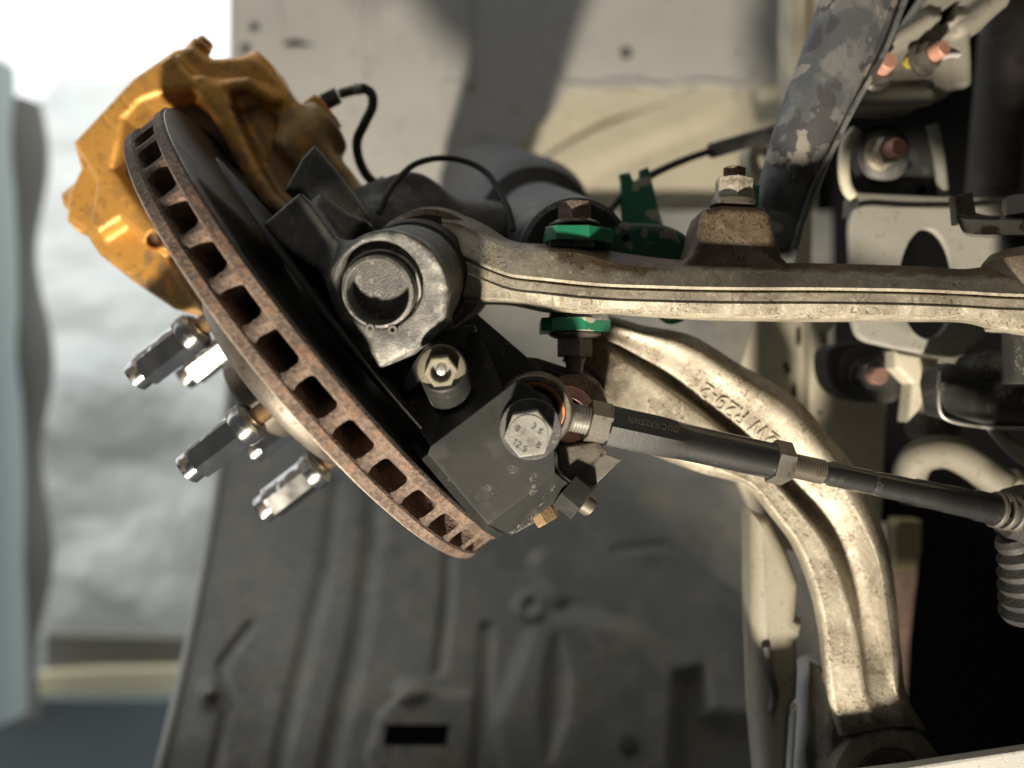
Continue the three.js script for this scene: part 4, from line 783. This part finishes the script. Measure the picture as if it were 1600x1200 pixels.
// ---------------------------------------------------------------- black steering bracket, marked bolt, tie rod
{
  const zf = 0.028, t = thing('steering_bracket', 'folded black steel bracket with scratched face at the foot of the knuckle', 'bracket', P(770, 720, zf));
  const face = [[668, 710], [672, 697], [784, 612], [806, 594], [830, 604], [852, 626], [866, 668], [867, 741], [762, 820]];
  const hole = circlePts(826, 668, 27, 36);
  obj('face_plate', ex(face, zf, zf - 0.006, { bevel: 0.0008, holes: [hole] }), M.black, t);
  const quad = (a, za, b, zb, c, zc, d, zd, th) => { // plate between four corners
    const p = [P(...a, za), P(...b, zb), P(...c, zc), P(...d, zd)], n = p[1].clone().sub(p[0]).cross(p[3].clone().sub(p[0])).normalize().multiplyScalar(-th), q = p.map(v => v.clone().add(n));
    const pos = []; const tri = (x, y, z) => pos.push(x.x, x.y, x.z, y.x, y.y, y.z, z.x, z.y, z.z), f = (x, y, z, w) => { tri(x, y, z); tri(x, z, w); };
    f(...p); f(q[3], q[2], q[1], q[0]); for (let i = 0; i < 4; i++) { const j = (i + 1) % 4; f(p[j], p[i], q[i], q[j]); }
    const g = new THREE.BufferGeometry(); g.setAttribute('position', new THREE.Float32BufferAttribute(pos, 3)); g.computeVertexNormals(); return g;
  };
  obj('upper_wall', quad([672, 697], zf - 0.0025, [784, 612], zf - 0.0025, [742, 498], -0.028, [596, 585], -0.028, 0.005), M.black, t);
  obj('lower_flange', quad([761, 819], zf - 0.0004, [867, 740], zf - 0.0004, [896, 762], 0.004, [800, 836], 0.004, -0.004), M.black, t);
  obj('lower_wall', quad([668, 710], zf - 0.003, [762, 820], zf - 0.003, [784, 834], -0.0, [650, 690], -0.0, 0.004), M.black, t);
  obj('standoff', lathe(P(709, 624, -0.004), P(690, 575, 0.036).sub(P(709, 624, -0.004)), [[0, 0], [0.0128, 0], [0.0128, 0.0415], [0.0120, 0.0422], [0, 0.0422]], 40), M.black, t);
  obj('rear_plate', ex([[600, 580], [745, 490], [872, 600], [905, 760], [870, 800], [800, 836], [700, 760]], -0.016, -0.024, { bevel: 0.001 }), M.black, t);
  obj('bracket_hook', ex(smoothPoly([[628, 604], [650, 560], [690, 520], [740, 508], [745, 516], [728, 530], [726, 545], [690, 540], [668, 566], [650, 604], [634, 612]], 5), 0.006, -0.004, { bevel: 0.001 }), M.black, t);
  obj('rod_clamp', ex([[872, 700], [935, 690], [950, 706], [902, 762], [885, 745], [874, 735]], 0.004, -0.014, { bevel: 0.001 }), M.steelDark, t);
  seat(t);
  const w = thing('clamp_plate', 'pale steel strap end below the tie rod thread, angled down to the bracket', 'strap', P(925, 735, 0.0));
  obj('strap', ex([[890, 748], [938, 706], [972, 718], [926, 762]], 0.004, -0.002, { bevel: 0.0008 }), M.zinc, w); seat(w);
  const cs = thing('castle_nut', 'dark hexagon nut with a bright edge at the lower corner of the bracket', 'nut', P(900, 780, 0));
  const cd = V(0.75, -0.62, 0.2).normalize();
  obj('nut', hexGeo(P(886, 762, 0.002), cd, 0.021, 0.013, 0.4), M.black, cs); obj('stud', rod(P(900, 776, 0.002), P(922, 792, -0.002), 0.006), M.steelDark, cs);
  seat(cs);
  const gn = thing('brass_nut', 'small brass coloured bolt end under the bracket flange', 'nut', P(850, 803, -0.004));
  obj('bolt_end', hexGeo(P(846, 796, -0.004), V(0.45, -0.75, 0.1), 0.0125, 0.008, 0.3), mat(T.steel, { metalness: 0.7, bump: 0.0002, color: lin(1.2, 0.85, 0.5) }), gn); seat(gn);
  // flange bolt on the standoff
  const bd = P(690, 575, 0.036).sub(P(709, 624, -0.004)).clone().set(0.05, -0.26, 1).normalize(), p = P(690, 575, 0.0362), b = thing('flange_bolt', 'zinc flange bolt with hollow hexagon head on the black standoff', 'bolt', p);
  obj('flange', lathe(p, bd, [[0, 0], [0.0125, 0], [0.0127, 0.0008], [0.0120, 0.002], [0.0095, 0.0030], [0, 0.003]], 44), mat(T.steel, { metalness: 0.5, bump: 0.0002, roughness: 1.6, color: lin(0.36, 0.335, 0.26) }), b);
  obj('bolt_head', hexGeo(p.clone().addScaledVector(bd, 0.0025), bd, 0.0148, 0.0065, 0.15, 0.0052), mat(T.steel, { metalness: 0.5, bump: 0.0002, roughness: 1.5, color: lin(0.55, 0.51, 0.41) }), b);
  obj('socket', lathe(p.clone().addScaledVector(bd, 0.0028), bd, [[0, 0.004], [0.0022, 0.0036], [0.0028, 0.0015], [0.0045, 0.001], [0.0054, 0.0058]], 32), M.steel, b);
  seat(b);
}
{ // marked bolt
  const p = P(829, 670, 0.0285), d = V(-0.05, -0.10, 1).normalize(), t = thing('marked_bolt', 'large steel hexagon bolt marked 12.9 through the black bracket', 'bolt', p);
  const e1 = V(1, 0, 0).addScaledVector(d, -d.x).normalize(), e2 = d.clone().cross(e1);
  obj('washer', ringGeo(p.clone().addScaledVector(d, -0.0002), d, 0.006, S(0.03) * 49, 0.0022), M.dark, t);
  const hx = hexGeo(V(0, 0, 0), V(0, 1, 0), S(0.038) * 68, 0.0095, 0); // turned so that its corners lie as photographed
  hx.rotateY(0.16 + 0.0); hx.rotateX(Math.PI / 2); hx.applyMatrix4(new THREE.Matrix4().makeBasis(e1, e2, d)); const hp = p.clone().addScaledVector(d, 0.0022).add(V(-0.0008, -0.0010, 0)); hx.translate(hp.x, hp.y, hp.z);
  const headM = mat(T.steel, { metalness: 0.45, bump: 0.00012, roughness: 1.15, color: lin(0.62, 0.63, 0.62) });
  const head = obj('bolt_head', hx, headM, t);
  const top = hp.clone().addScaledVector(d, 0.0095);
  obj('face_disc', lathe(top, d, [[0, 0.0005], [S(0.038) * 30.5, 0.0005], [S(0.038) * 31.5, 0]], 60), headM, t);
  const mark = (s, x, y, a, size) => { const g = letters(s, size, 0.0004, fontR); g.rotateZ(a); g.applyMatrix4(new THREE.Matrix4().makeBasis(e1, e2, d)); const q = top.clone().addScaledVector(d, 0.0004).addScaledVector(e1, x * S(0.038)).addScaledVector(e2, -y * S(0.038)); g.translate(q.x, q.y, q.z); g.computeVertexNormals(); obj('marking', g.index ? g.toNonIndexed() : g, M.engrave, head); };
  mark('B', -16, -9, -0.42, 0.0031); mark('3', 9, -13, -0.5, 0.0031); mark('6', 19, -5, -0.75, 0.0031); mark('B', 16, 17, -0.42, 0.0031); mark('12.9', -13, 18, -0.62, 0.0032);
  obj('shank', rod(p.clone().addScaledVector(d, -0.045), p.clone(), 0.0075), M.steelDark, t);
  seat(t);
}
{ // tie rod, all along one line
  const a = P(838, 640, 0.006), z1 = -0.030, e = P(1600, 806, z1);
  const dir = e.clone().sub(a).normalize();
  const at = px => { let lo = 0, hi = 1; for (let i = 0; i < 40; i++) { const m = (lo + hi) / 2; toPx(a.clone().lerp(e, m))[0] < px ? lo = m : hi = m; } return a.clone().lerp(e, lo); };
  const t = thing('tie_rod', 'adjustable black tie rod running right from the black bracket', 'tie rod', at(1050));
  const RD = V(-0.08, -0.12, 1).normalize();
  const c = P(836, 640, 0.008);
  obj('rod_end_eye', lathe(c.clone().addScaledVector(RD, -0.009), RD, [[0.0165, 0.001], [0.0195, 0], [0.0205, 0.001], [0.0212, 0.009], [0.0205, 0.017], [0.0195, 0.018], [0.0172, 0.018], [0.0165, 0.017], [0.0165, 0.001]], 64), M.steelDark, t);
  obj('bearing_race', lathe(c.clone().addScaledVector(RD, -0.0065), RD, [[0.0132, 0.001], [0.0166, 0], [0.0166, 0.0135], [0.0150, 0.0138], [0.0132, 0.0115]], 56), M.race, t);
  obj('bearing_ball', lathe(c.clone().addScaledVector(RD, -0.008), RD, [[0.0075, 0], [0.0105, 0.001], [0.0130, 0.008], [0.0105, 0.015], [0.0075, 0.016]], 48), M.steelDark, t);
  const neck = [at(866), at(880), at(893)]; obj('rod_end_neck', lathe(neck[0], dir, [[0, 0], [0.0128, 0], [0.0105, 0.006], [0.0082, 0.0095], [0, 0.0095]], 32), M.steelDark, t);
  obj('rod_end_thread', threads(at(888), dir, 0.0080, at(888).distanceTo(at(930)), 0.0017, 0.0009, 28), M.steel, t);
  obj('jam_nut', hexGeo(at(918), dir, 0.0212, at(918).distanceTo(at(950)), 0.30), M.zinc, t);
  // sleeve: hexagonal end running out into a round tube
  const L1 = at(947).distanceTo(at(1075)), L2 = at(947).distanceTo(at(1212));
  const HEX = 0.42, rows = [], n = 48, RR = 0.0102, RX = 0.0128;
  for (const s of [0, 0.0008, 0.01, L1 * 0.55, L1 * 0.72, L1 * 0.86, L1 * 0.95, L1, L2 - 0.001, L2]) {
    const row = []; for (let k = 0; k < n; k++) { const ang = k / n * 2 * Math.PI, m = ((ang + HEX) % (Math.PI / 3) + Math.PI / 3) % (Math.PI / 3) - Math.PI / 6, hex = Math.min(0.0112 / Math.cos(m), RX); const f = sst(L1 * 0.62, L1, s); let r = lerp(hex, Math.min(hex, RR + 0.0001), f); if (s === 0 || s === L2) r -= 0.0008; row.push([s, r * Math.cos(ang), r * Math.sin(ang)]); } rows.push(row);
  }
  const pos = [], idx = []; rows.forEach(r => r.forEach(q => pos.push(q[1], q[0], -q[2]))); for (let i = 0; i + 1 < rows.length; i++) for (let k = 0; k < n; k++) { const p = i * n + k, q = i * n + (k + 1) % n; idx.push(p, q, p + n, q, q + n, p + n); }
  for (const i of [0, rows.length - 1]) { const k = pos.length / 3; pos.push(0, rows[i][0][0], 0); for (let j = 0; j < n; j++) idx.push(k, i * n + j, i * n + (j + 1) % n); }
  const sg = new THREE.BufferGeometry(); sg.setAttribute('position', new THREE.Float32BufferAttribute(pos, 3)); sg.setIndex(idx); sg.computeVertexNormals(); along(sg, at(947), dir);
  const sleeve = obj('sleeve', toCreasedNormals(sg, 0.35), M.blackGloss, t);
  obj('jam_nut', hexGeo(at(1204), dir, 0.0222, at(1204).distanceTo(at(1230)), 0.25), M.zinc, t);
  obj('inner_thread', threads(at(1230), dir, 0.0072, at(1230).distanceTo(at(1284)), 0.0017, 0.0008, 28), M.steelDark, t);
  obj('inner_rod', lathe(at(1283), dir, [[0, 0], [0.0066, 0], [0.0062, 0.004], [0.0072, 0.006], [0.0072, 0.03], [0.0066, 0.031], [0.0074, 0.036], [0.0074, 0.058], [0.0082, 0.060], [0.0080, 0.075], [0.0084, 0.08], [0.0084, 0.096], [0.0092, 0.099], [0.0092, 0.112], [0.0088, 0.114], [0, 0.114]], 32), M.blackGloss, t);
  for (const x of [1552, 1566, 1580]) obj('boot_clip', ringGeo(at(x), dir, 0.0085, x === 1566 ? 0.0112 : 0.0108, 0.0032, 0.0008), M.zinc, t);
  // print on the upper flat of the sleeve
  const qd = new THREE.Quaternion().setFromUnitVectors(AX, dir); let best = null;
  for (let k = 0; k < 6; k++) { const an = Math.PI / 6 - HEX + k * Math.PI / 3, w = V(Math.cos(an), 0, -Math.sin(an)).applyQuaternion(qd), s2 = w.y * 0.85 + w.z * 0.5; if (!best || s2 > best.s2) best = { s2, w }; }
  const pr = letters('OUC KAZENN', 0.0036, 0.00012, font), X = dir.clone().negate(), N = best.w, Y = N.clone().cross(X).normalize(); pr.scale(0.95, 1, 1);
  pr.applyMatrix4(new THREE.Matrix4().makeBasis(X, Y, N)); const pc = at(1010).addScaledVector(N, 0.01125); pr.translate(pc.x, pc.y, pc.z); pr.computeVertexNormals();
  obj('printing', pr.index ? pr.toNonIndexed() : pr, M.ink, sleeve);
  seat(t);
}
{ // steering rack end
  const t = thing('rack_boot', 'grey ribbed steering rack boot with black joint at the right edge', 'rack boot', P(1600, 850, -0.04));
  const p = P(1598, 800, -0.045);
  obj('joint_ball', lathe(p.clone().add(V(-0.014, -0.004, 0)), V(1, 0.06, 0), [[0, 0], [0.012, 0.001], [0.018, 0.006], [0.02, 0.016], [0.018, 0.03], [0, 0.034]], 40), M.rubber, t);
  const q = P(1584, 836, -0.045), d = V(0.45, -0.9, 0.0).normalize(), pr = [[0, 0], [0.011, 0]]; for (let k = 0; k < 6; k++) { pr.push([0.0125 + k * 0.003, 0.004 + k * 0.008]); pr.push([0.0115 + k * 0.003, 0.008 + k * 0.008]); } pr.push([0, 0.05]);
  obj('ribbed_boot', lathe(q, d, pr, 40), mat(T.rubber, { color: lin(1.1, 1.1, 1.1), bump: 0.0004 }), t); seat(t);
}
{ // hub and wires around the knuckle
  const w = tag(obj('sensor_wire', tube([P(592, 334, -0.075), P(602, 310, -0.08), P(622, 280, -0.09), P(650, 256, -0.10), P(690, 247, -0.105), P(730, 253, -0.105), P(760, 270, -0.10), P(780, 300, -0.09), P(795, 330, -0.08), P(802, 360, -0.075)], S(-0.09) * 5, { seg: 90, rad: 10 }), M.rubber), 'thin black sensor wire arching over the ball-joint boot', 'wire');
  const b = thing('brake_line', 'black flexible line rising right from behind the upper green plate', 'brake line', P(950, 340, -0.12));
  obj('line', tube([P(935, 362, -0.10), P(948, 336, -0.11), P(968, 310, -0.13), P(1000, 284, -0.15), P(1050, 258, -0.18), P(1110, 236, -0.2), P(1180, 218, -0.21), P(1215, 208, -0.21)], S(-0.15) * 6.2, { seg: 80, rad: 10 }), M.rubber, b);
  obj('line_collar', rod(P(932, 368, -0.10), P(952, 330, -0.112), S(-0.1) * 9.5), M.rubber, b);
  obj('line_sheath', rod(P(1110, 236, -0.2), P(1225, 203, -0.215), S(-0.2) * 12), M.dark, b);
  seat(b);
  const g = thing('hub_carrier', 'dark rear part of the hub carrier seen behind the ball-joint boot', 'hub carrier', P(640, 330, -0.13));
  obj('carrier_casting', nets(p => { let d = Math.min(carA(p), 1); d = smin(d, carB(p), 0.02); return smin(d, carC(p), 0.02); }, V(-0.16, 0.03, -0.25), V(0.05, 0.24, -0.06), 0.0035), M.dark, g);
  seat(g);
}
function carA(p) { return (carA.f ??= capD(P(600, 372, -0.10), P(760, 372, -0.16), 0.028))(p); }
function carB(p) { return (carB.f ??= cylD(P(640, 320, -0.11), P(640, 345, -0.19), 0.024, 0.005))(p); }
function carC(p) { return (carC.f ??= slab([[545, 300], [575, 292], [590, 300], [596, 318], [584, 320], [570, 310], [560, 330], [540, 330]], -0.11, -0.16, 0.003))(p); }

// ---------------------------------------------------------------- right-hand side: crossmember, brackets, pipes
{
  const t = thing('stay_tube', 'chipped blue-grey stay tube leaning from the top edge down behind the lug', 'stay tube', P(1250, 250, -0.06));
  const pr = [[1362, -80], [1336, 20], [1302, 110], [1264, 200], [1234, 285], [1212, 360], [1204, 420]], hw = [64, 60, 57, 52, 47, 42, 36], dz = [0.024, 0.024, 0.023, 0.020, 0.014, 0.008, 0.006];
  const rows = pr.map((q, i) => {
    const a = pr[Math.max(i - 1, 0)], b = pr[Math.min(i + 1, 6)], L = Math.hypot(b[0] - a[0], b[1] - a[1]), nx = -(b[1] - a[1]) / L, ny = (b[0] - a[0]) / L, row = [], z = -0.075;
    for (let k = 0; k < 20; k++) { const an = k / 20 * 2 * Math.PI, c = Math.cos(an), s = Math.sin(an); row.push(P(q[0] + nx * hw[i] * c, q[1] + ny * hw[i] * c, z + dz[i] * s)); }
    return row;
  });
  obj('tube_body', loft(rows, { n: 60, sub: 2, ang: 0.9 }), M.chip, t);
  obj('edge_flange', tube([P(1425, -30, -0.068), P(1378, 88, -0.064), P(1332, 170, -0.062), P(1300, 235, -0.062), P(1268, 300, -0.064), P(1240, 390, -0.066)], 0.0022, { seg: 60, rad: 8 }), M.chip, t);
  obj('flat_end', lathe(P(1216, 358, -0.0665), V(0.1, 0, 1), [[0, 0.002], [0.010, 0.0018], [0.0125, 0.0008], [0.013, 0]], 32), M.chip, t);
  seat(t);
}
{
  const t = thing('upper_mount', 'pale cast mount with two copper-ended studs at the upper right', 'mount bracket', P(1430, 90, -0.11));
  const z = -0.105;
  const f1 = slab([[1330, 168], [1345, 120], [1385, 60], [1430, 20], [1470, -40], [1585, -60], [1566, 0], [1535, 45], [1508, 60], [1512, 100], [1505, 135], [1485, 142], [1462, 132], [1450, 140], [1452, 158], [1420, 166], [1370, 164]], z, z - 0.03, 0.004);
  const rim = capD(P(1372, 78, z), P(1450, 32, z + .002), 0.005), rim2 = capD(P(1450, 32, z + .002), P(1505, 30, z + .002), 0.004), rim3 = capD(P(1505, 60, z), P(1508, 128, z), 0.004), rim4 = capD(P(1500, 45, z), P(1560, 0, z), 0.007);
  const scoop = slab([[1385, 66], [1440, 42], [1496, 44], [1500, 120], [1490, 134], [1466, 128], [1446, 122], [1400, 122]], z + 0.02, z - 0.004, 0.004), notch = slab([[1492, 0], [1530, -30], [1510, 14], [1488, 22]], z + 0.02, z - 0.02, 0.003);
  const lip = capD(P(1338, 160, z - .002), P(1446, 152, z - .002), 0.006);
  obj('mount_casting', nets(p => { let d = smax(f1(p), -scoop(p), 0.006); d = smin(d, Math.min(rim(p), Math.min(rim2(p), Math.min(rim3(p), rim4(p)))), 0.006); d = smin(d, lip(p), 0.005); return Math.max(d, -notch(p)); }, P(1310, 190, z).setZ(-0.15), P(1620, -70, z).setZ(-0.08), 0.0018), mat(T.panel, { metalness: 0.1, bump: 0.0004, color: lin(0.6, 0.57, 0.5) }), t);
  obj('partition_rib', tube([P(1470, 90, z + .001), P(1486, 86, z + .002), P(1504, 86, z + .001)], 0.0018, { rad: 8, seg: 16 }), M.panel, t);
  seat(t);
}
function mountBolt(label, x, y, z, tx, ty, r, o = {}) { // nut and projecting stud
  const p = P(x, y, z), d = V(tx, ty, 1).normalize(), t = thing('stud_bolt', label, 'bolt', p, 'copper-ended studs of the mounts');
  delete t.userData.group;
  obj('washer', lathe(p, d, [[0, 0], [r * 1.9, 0], [r * 1.95, 0.002], [r * 1.6, 0.004], [0, 0.004]], 36), o.w || M.zinc, t);
  obj('nut', hexGeo(p.clone().addScaledVector(d, 0.0035), d, r * 2.7, r * 1.3, 0.3), o.n || M.zinc, t);
  obj('stud', lathe(p.clone().addScaledVector(d, 0.0035 + r * 1.3), d, [[r * 0.98, -0.002], [r * 0.98, r * 1.2], [r * 0.85, r * 1.4], [0, r * 1.4]], 28), o.s || M.copper, t);
  seat(t); return t;
}
mountBolt('left of the two copper-ended studs on the pale cast mount', 1364, 118, -0.100, 0.10, 0.12, 0.0062);
mountBolt('right of the two copper-ended studs on the pale cast mount, tilted, with bright nut', 1438, 96, -0.106, 0.38, 0.12, 0.0060);
tag(obj('paint_dot', lathe(P(1420, 98, -0.1085), V(0, 0, 1), [[0, 0.0022], [0.0036, 0.002], [0.0042, 0.0]], 20), M.yellow), 'small yellow plug beside the tilted stud', 'plug');
{
  const t = thing('engine_mount', 'square dark mount plate with rolled rim holding a copper-ended stud', 'mount plate', P(1395, 250, -0.12));
  obj('mount_plate', ex(smoothPoly([[1322, 205], [1350, 196], [1450, 194], [1466, 206], [1474, 300], [1470, 316], [1360, 316], [1326, 300], [1320, 250]], 4), -0.135, -0.141, { bevel: 0.001 }), M.black, t);
  obj('rolled_rim', tube([P(1336, 204, -0.130), P(1322, 226, -0.128), P(1322, 290, -0.128), P(1336, 308, -0.130), P(1380, 318, -0.132)], 0.0042, { seg: 40, rad: 10 }), M.beige, t);
  obj('rolled_rim', tube([P(1456, 196, -0.133), P(1466, 240, -0.131), P(1474, 310, -0.131)], 0.0042, { seg: 30, rad: 10 }), mat(T.panel, { color: lin(0.5, 0.5, 0.46) }), t);
  obj('mount_cone', lathe(P(1380, 245, -0.134), V(0.05, 0, 1), [[0, 0.008], [0.010, 0.008], [0.017, 0.004], [0.019, 0]], 36), M.dark, t);
  obj('locating_hole', lathe(P(1418, 258, -0.1345), V(0, 0, 1), [[0, 0.0004], [0.0026, 0.0004], [0.003, 0]], 16), M.void, t);
  obj('locating_hole', lathe(P(1440, 298, -0.1345), V(0, 0, 1), [[0, 0.0004], [0.0034, 0.0004], [0.004, 0]], 16), M.void, t);
  seat(t);
}
mountBolt('copper-ended stud with pale nut on the square dark mount plate', 1374, 240, -0.128, 0.22, -0.06, 0.0066, { w: M.aluPlain, n: M.aluPlain });
{
  const t = thing('subframe_plate', 'pale grey subframe plate with a large oval hole behind the lower arm', 'subframe plate', P(1450, 430, -0.11));
  const out = smoothPoly([[1332, 330], [1350, 320], [1420, 322], [1500, 322], [1590, 326], [1592, 420], [1590, 470], [1500, 556], [1470, 556], [1380, 540], [1345, 528], [1334, 505], [1330, 420]], 5);
  obj('plate', ex(out, -0.118, -0.126, { bevel: 0.002, holes: [circlePts(1450, 443, 50, 40, 92), circlePts(1380, 343, 5, 18, 7), circlePts(1364, 521, 5, 18, 7)] }), mat(T.panel, { bump: 0.0003, color: lin(0.68, 0.67, 0.62) }), t);
  obj('gusset', ex([[1400, 548], [1470, 560], [1466, 580], [1440, 640], [1420, 660], [1426, 600], [1400, 575]], -0.13, -0.15, { bevel: 0.004, seg: 3 }), M.beige, t);
  obj('top_flange', ex([[1342, 300], [1470, 306], [1590, 308], [1590, 326], [1350, 322], [1340, 330]], -0.122, -0.15, { bevel: 0.002 }), mat(T.panel, { color: lin(0.45, 0.44, 0.4) }), t);
  seat(t);
  const m = thing('lower_mount', 'black rubber mount with one dull stud below the subframe plate', 'mount', P(1355, 580, -0.15));
  obj('mount_body', ex(smoothPoly([[1296, 545], [1330, 535], [1400, 545], [1410, 580], [1405, 625], [1340, 626], [1310, 612], [1296, 590]], 5), -0.150, -0.18, { bevel: 0.004, seg: 3 }), M.rubber, m);
  obj('mount_cone', lathe(P(1348, 580, -0.15), V(0.05, 0, 1), [[0, 0.006], [0.012, 0.006], [0.018, 0.002], [0.02, 0]], 32), M.rubber, m);
  seat(m);
}
mountBolt('dull brown stud end on the black rubber mount below the subframe plate', 1351, 586, -0.142, 0.10, -0.04, 0.0066, { w: M.rubber, n: M.rubber, s: mat(T.copper, { color: lin(0.35, 0.38, 0.42), bump: 0.0003 }) });
{
  const t = thing('link_arm', 'shiny bent link lever with an upturned end above the lower arm', 'link', P(1550, 340, -0.04));
  const g = loft([[0, 1], [1, 1], [2, 1], [3, 1], [4, 1]].map(([i]) => { const c = [[1494, 338, 4, 4], [1502, 350, 15, 15], [1530, 354, 18, 17], [1580, 355, 18, 17], [1660, 356, 18, 17]][i]; return [P(c[0], c[1] - c[2], -0.055), P(c[0], c[1] - c[2] * 0.6, -0.035), P(c[0] + 2, c[1] + c[3] * 0.7, -0.032), P(c[0] + 4, c[1] + c[3], -0.045), P(c[0] + 4, c[1] + c[3] * 0.6, -0.065)]; }), { n: 40, sub: 4, ang: 0.7 });
  obj('lever', g, M.shiny, t);
  obj('upturned_end', ex([[1492, 306], [1520, 298], [1526, 332], [1560, 340], [1520, 346], [1496, 350]], -0.052, -0.060, { bevel: 0.001 }), M.steelDark, t);
  obj('nut', hexGeo(P(1598, 338, -0.05), V(0, 1, 0), 0.02, 0.012, 0.2), M.steelDark, t);
  seat(t);
  const b = thing('bush_bolt', 'dark bolt standing through the bush end of the lower arm', 'bolt', P(1586, 390, -0.05));
  obj('shank', rod(P(1592, 600, -0.055), P(1592, 330, -0.055), 0.0095), M.black, b); seat(b);
  const s = thing('lower_bracket', 'dark rounded bracket plate under the right end of the lower arm', 'bracket', P(1540, 610, -0.09));
  obj('bracket_shell', nets((() => { const a = slab([[1466, 600], [1470, 576], [1490, 566], [1520, 572], [1530, 556], [1560, 544], [1700, 556], [1700, 690], [1610, 670], [1540, 668], [1474, 650]], -0.085, -0.115, 0.007), b2 = slab([[1476, 612], [1530, 604], [1700, 600], [1700, 660], [1540, 652], [1482, 640]], -0.05, -0.089, 0.004); return p => smax(a(p), -b2(p), 0.006); })(), P(1440, 705, -0.08).setZ(-0.125), P(1720, 515, -0.08).setZ(-0.075), 0.0018), M.black, s);
  obj('bright_lip', tube([P(1468, 580, -0.087), P(1467, 610, -0.086), P(1473, 650, -0.087), P(1540, 667, -0.087), P(1600, 670, -0.087)], 0.0014, { seg: 50, rad: 8 }), M.steel, s);
  seat(s);
}
{
  const c = thing('heat_shield_pipe', 'dull grey upright pipe stub above the bent pale pipe', 'pipe', P(1450, 640, -0.18));
  obj('pipe', lathe(P(1455, 690, -0.18), V(0.06, 1, 0), [[0, 0], [0.016, 0.001], [0.019, 0.006], [0.0205, 0.02], [0.018, 0.075], [0, 0.076]], 36), mat(T.dark, { color: lin(1.7, 1.6, 1.4), bump: 0.0004 }), c);
  obj('weld_bead', ringGeo(P(1456, 686, -0.18), V(0.06, 1, 0), 0.0155, 0.0172, 0.003, 0.001), M.panel, c); seat(c);
  const b = thing('bent_pipe', 'pale cast pipe bending down right below the grey pipe stub', 'pipe', P(1480, 710, -0.15));
  obj('pipe', tube([P(1424, 770, -0.18), P(1422, 738, -0.165), P(1440, 712, -0.155), P(1480, 706, -0.15), P(1520, 724, -0.15), P(1552, 748, -0.15), P(1586, 772, -0.15)], S(-0.15) * 26, { seg: 60, rad: 24 }), mat(T.panel, { color: lin(0.45, 0.42, 0.35), bump: 0.0006 }), b);
  obj('end_collar', rod(P(1566, 756, -0.15), P(1588, 774, -0.15), S(-0.15) * 30), M.beige, b); seat(b);
  tag(obj('thin_pipe', tube([P(1548, 660, -0.10), P(1564, 682, -0.10), P(1590, 708, -0.10), P(1640, 740, -0.1)], S(-0.1) * 11, { seg: 30 }), mat(T.panel, { color: lin(0.55, 0.5, 0.4) })), 'thin cream pipe emerging under the dark rounded bracket', 'pipe');
  const y = thing('spacer_tab', 'yellowish tab with a brown strut below the tie rod in the dark bay', 'tab', P(1420, 850, -0.26));
  obj('tab', ex([[1403, 812], [1442, 814], [1442, 860], [1434, 892], [1404, 890]], -0.28, -0.30, { bevel: 0.003 }), mat(T.panel, { color: lin(0.9, 0.78, 0.45) }), y);
  obj('thin_strip', ex([[1384, 818], [1394, 818], [1396, 900], [1388, 880]], -0.28, -0.29, { bevel: 0.001 }), M.beige, y);
  obj('brown_strut', ex([[1398, 880], [1436, 892], [1424, 1000], [1418, 1110], [1398, 1110], [1400, 1000]], -0.33, -0.36, { bevel: 0.004 }), mat(T.rust, { color: lin(0.5, 0.45, 0.42) }), y);
  seat(y);
  const r = thing('strap_ring', 'cream ring-shaped clip behind the stay tube', 'clip', P(1192, 252, -0.24));
  obj('ring', lathe(P(1194, 254, -0.24), V(0.25, 0, 1), [[0.0085, -0.008], [0.0195, -0.008], [0.021, -0.004], [0.021, 0.004], [0.0195, 0.008], [0.0105, 0.008], [0.0085, 0.004], [0.0085, -0.008]], 40), M.beige, r); seat(r);
  const s = thing('upright_bar', 'dark vertical bar in the engine bay right of the square mount', 'bar', P(1540, 150, -0.3));
  obj('bar', rod(P(1550, 300, -0.3), P(1580, -60, -0.3), 0.022), mat(T.dark, { color: lin(0.3, 0.26, 0.25) }), s); seat(s);
  const j = thing('jack_beam', 'pale grey beam end crossing the bottom right corner', 'beam', P(1540, 1190, -0.028));
  obj('beam', ex([[1150, 1232], [1420, 1199], [1470, 1191], [1640, 1166], [1640, 1660], [1150, 1660]], -0.024, -0.032, { bevel: 0.002 }), M.panel, j); seat(j);  // outline carried on out of view so its shadow reaches the bush
  const h = thing('rear_boss', 'grey rounded frame boss half hidden behind the foot of the curved arm', 'frame boss', P(1275, 1120, -0.12));
  obj('boss', ex(smoothPoly([[1262, 1060], [1285, 1044], [1330, 1060], [1340, 1250], [1254, 1250], [1256, 1120]], 6), -0.115, -0.15, { bevel: 0.008, seg: 4 }), M.panel, h); seat(h);
  const k = thing('pink_bush', 'pink washer with a rough rusty ring behind the rod end', 'bush', P(905, 620, -0.02));
  const pd = V(0.25, 0.2, 1).normalize();
  obj('rusty_ring', ringGeo(P(890, 645, -0.024), pd, 0.012, 0.0215, 0.008), M.rust, k);
  obj('pink_washer', ringGeo(P(886, 648, -0.012), pd, 0.010, 0.0165, 0.003), M.pink, k); seat(k);
  const wv = thing('sleeve_housing', 'pale ribbed metal housing glimpsed between the green plate and the rod end', 'housing', P(900, 590, -0.06));
  obj('housing', ex(smoothPoly([[820, 560], [880, 572], [925, 588], [942, 606], [946, 640], [900, 660], [830, 620]], 5), -0.035, -0.06, { bevel: 0.003 }), M.zinc, wv);
  obj('rib', tube([P(845, 574, -0.034), P(890, 590, -0.033), P(936, 606, -0.034)], 0.0028, { seg: 20, rad: 8 }), M.dark, wv); seat(wv);
}
scene.traverse(o => { if (o.isMesh) { o.castShadow = o.receiveShadow = true; } });
renderer.render(scene, camera);
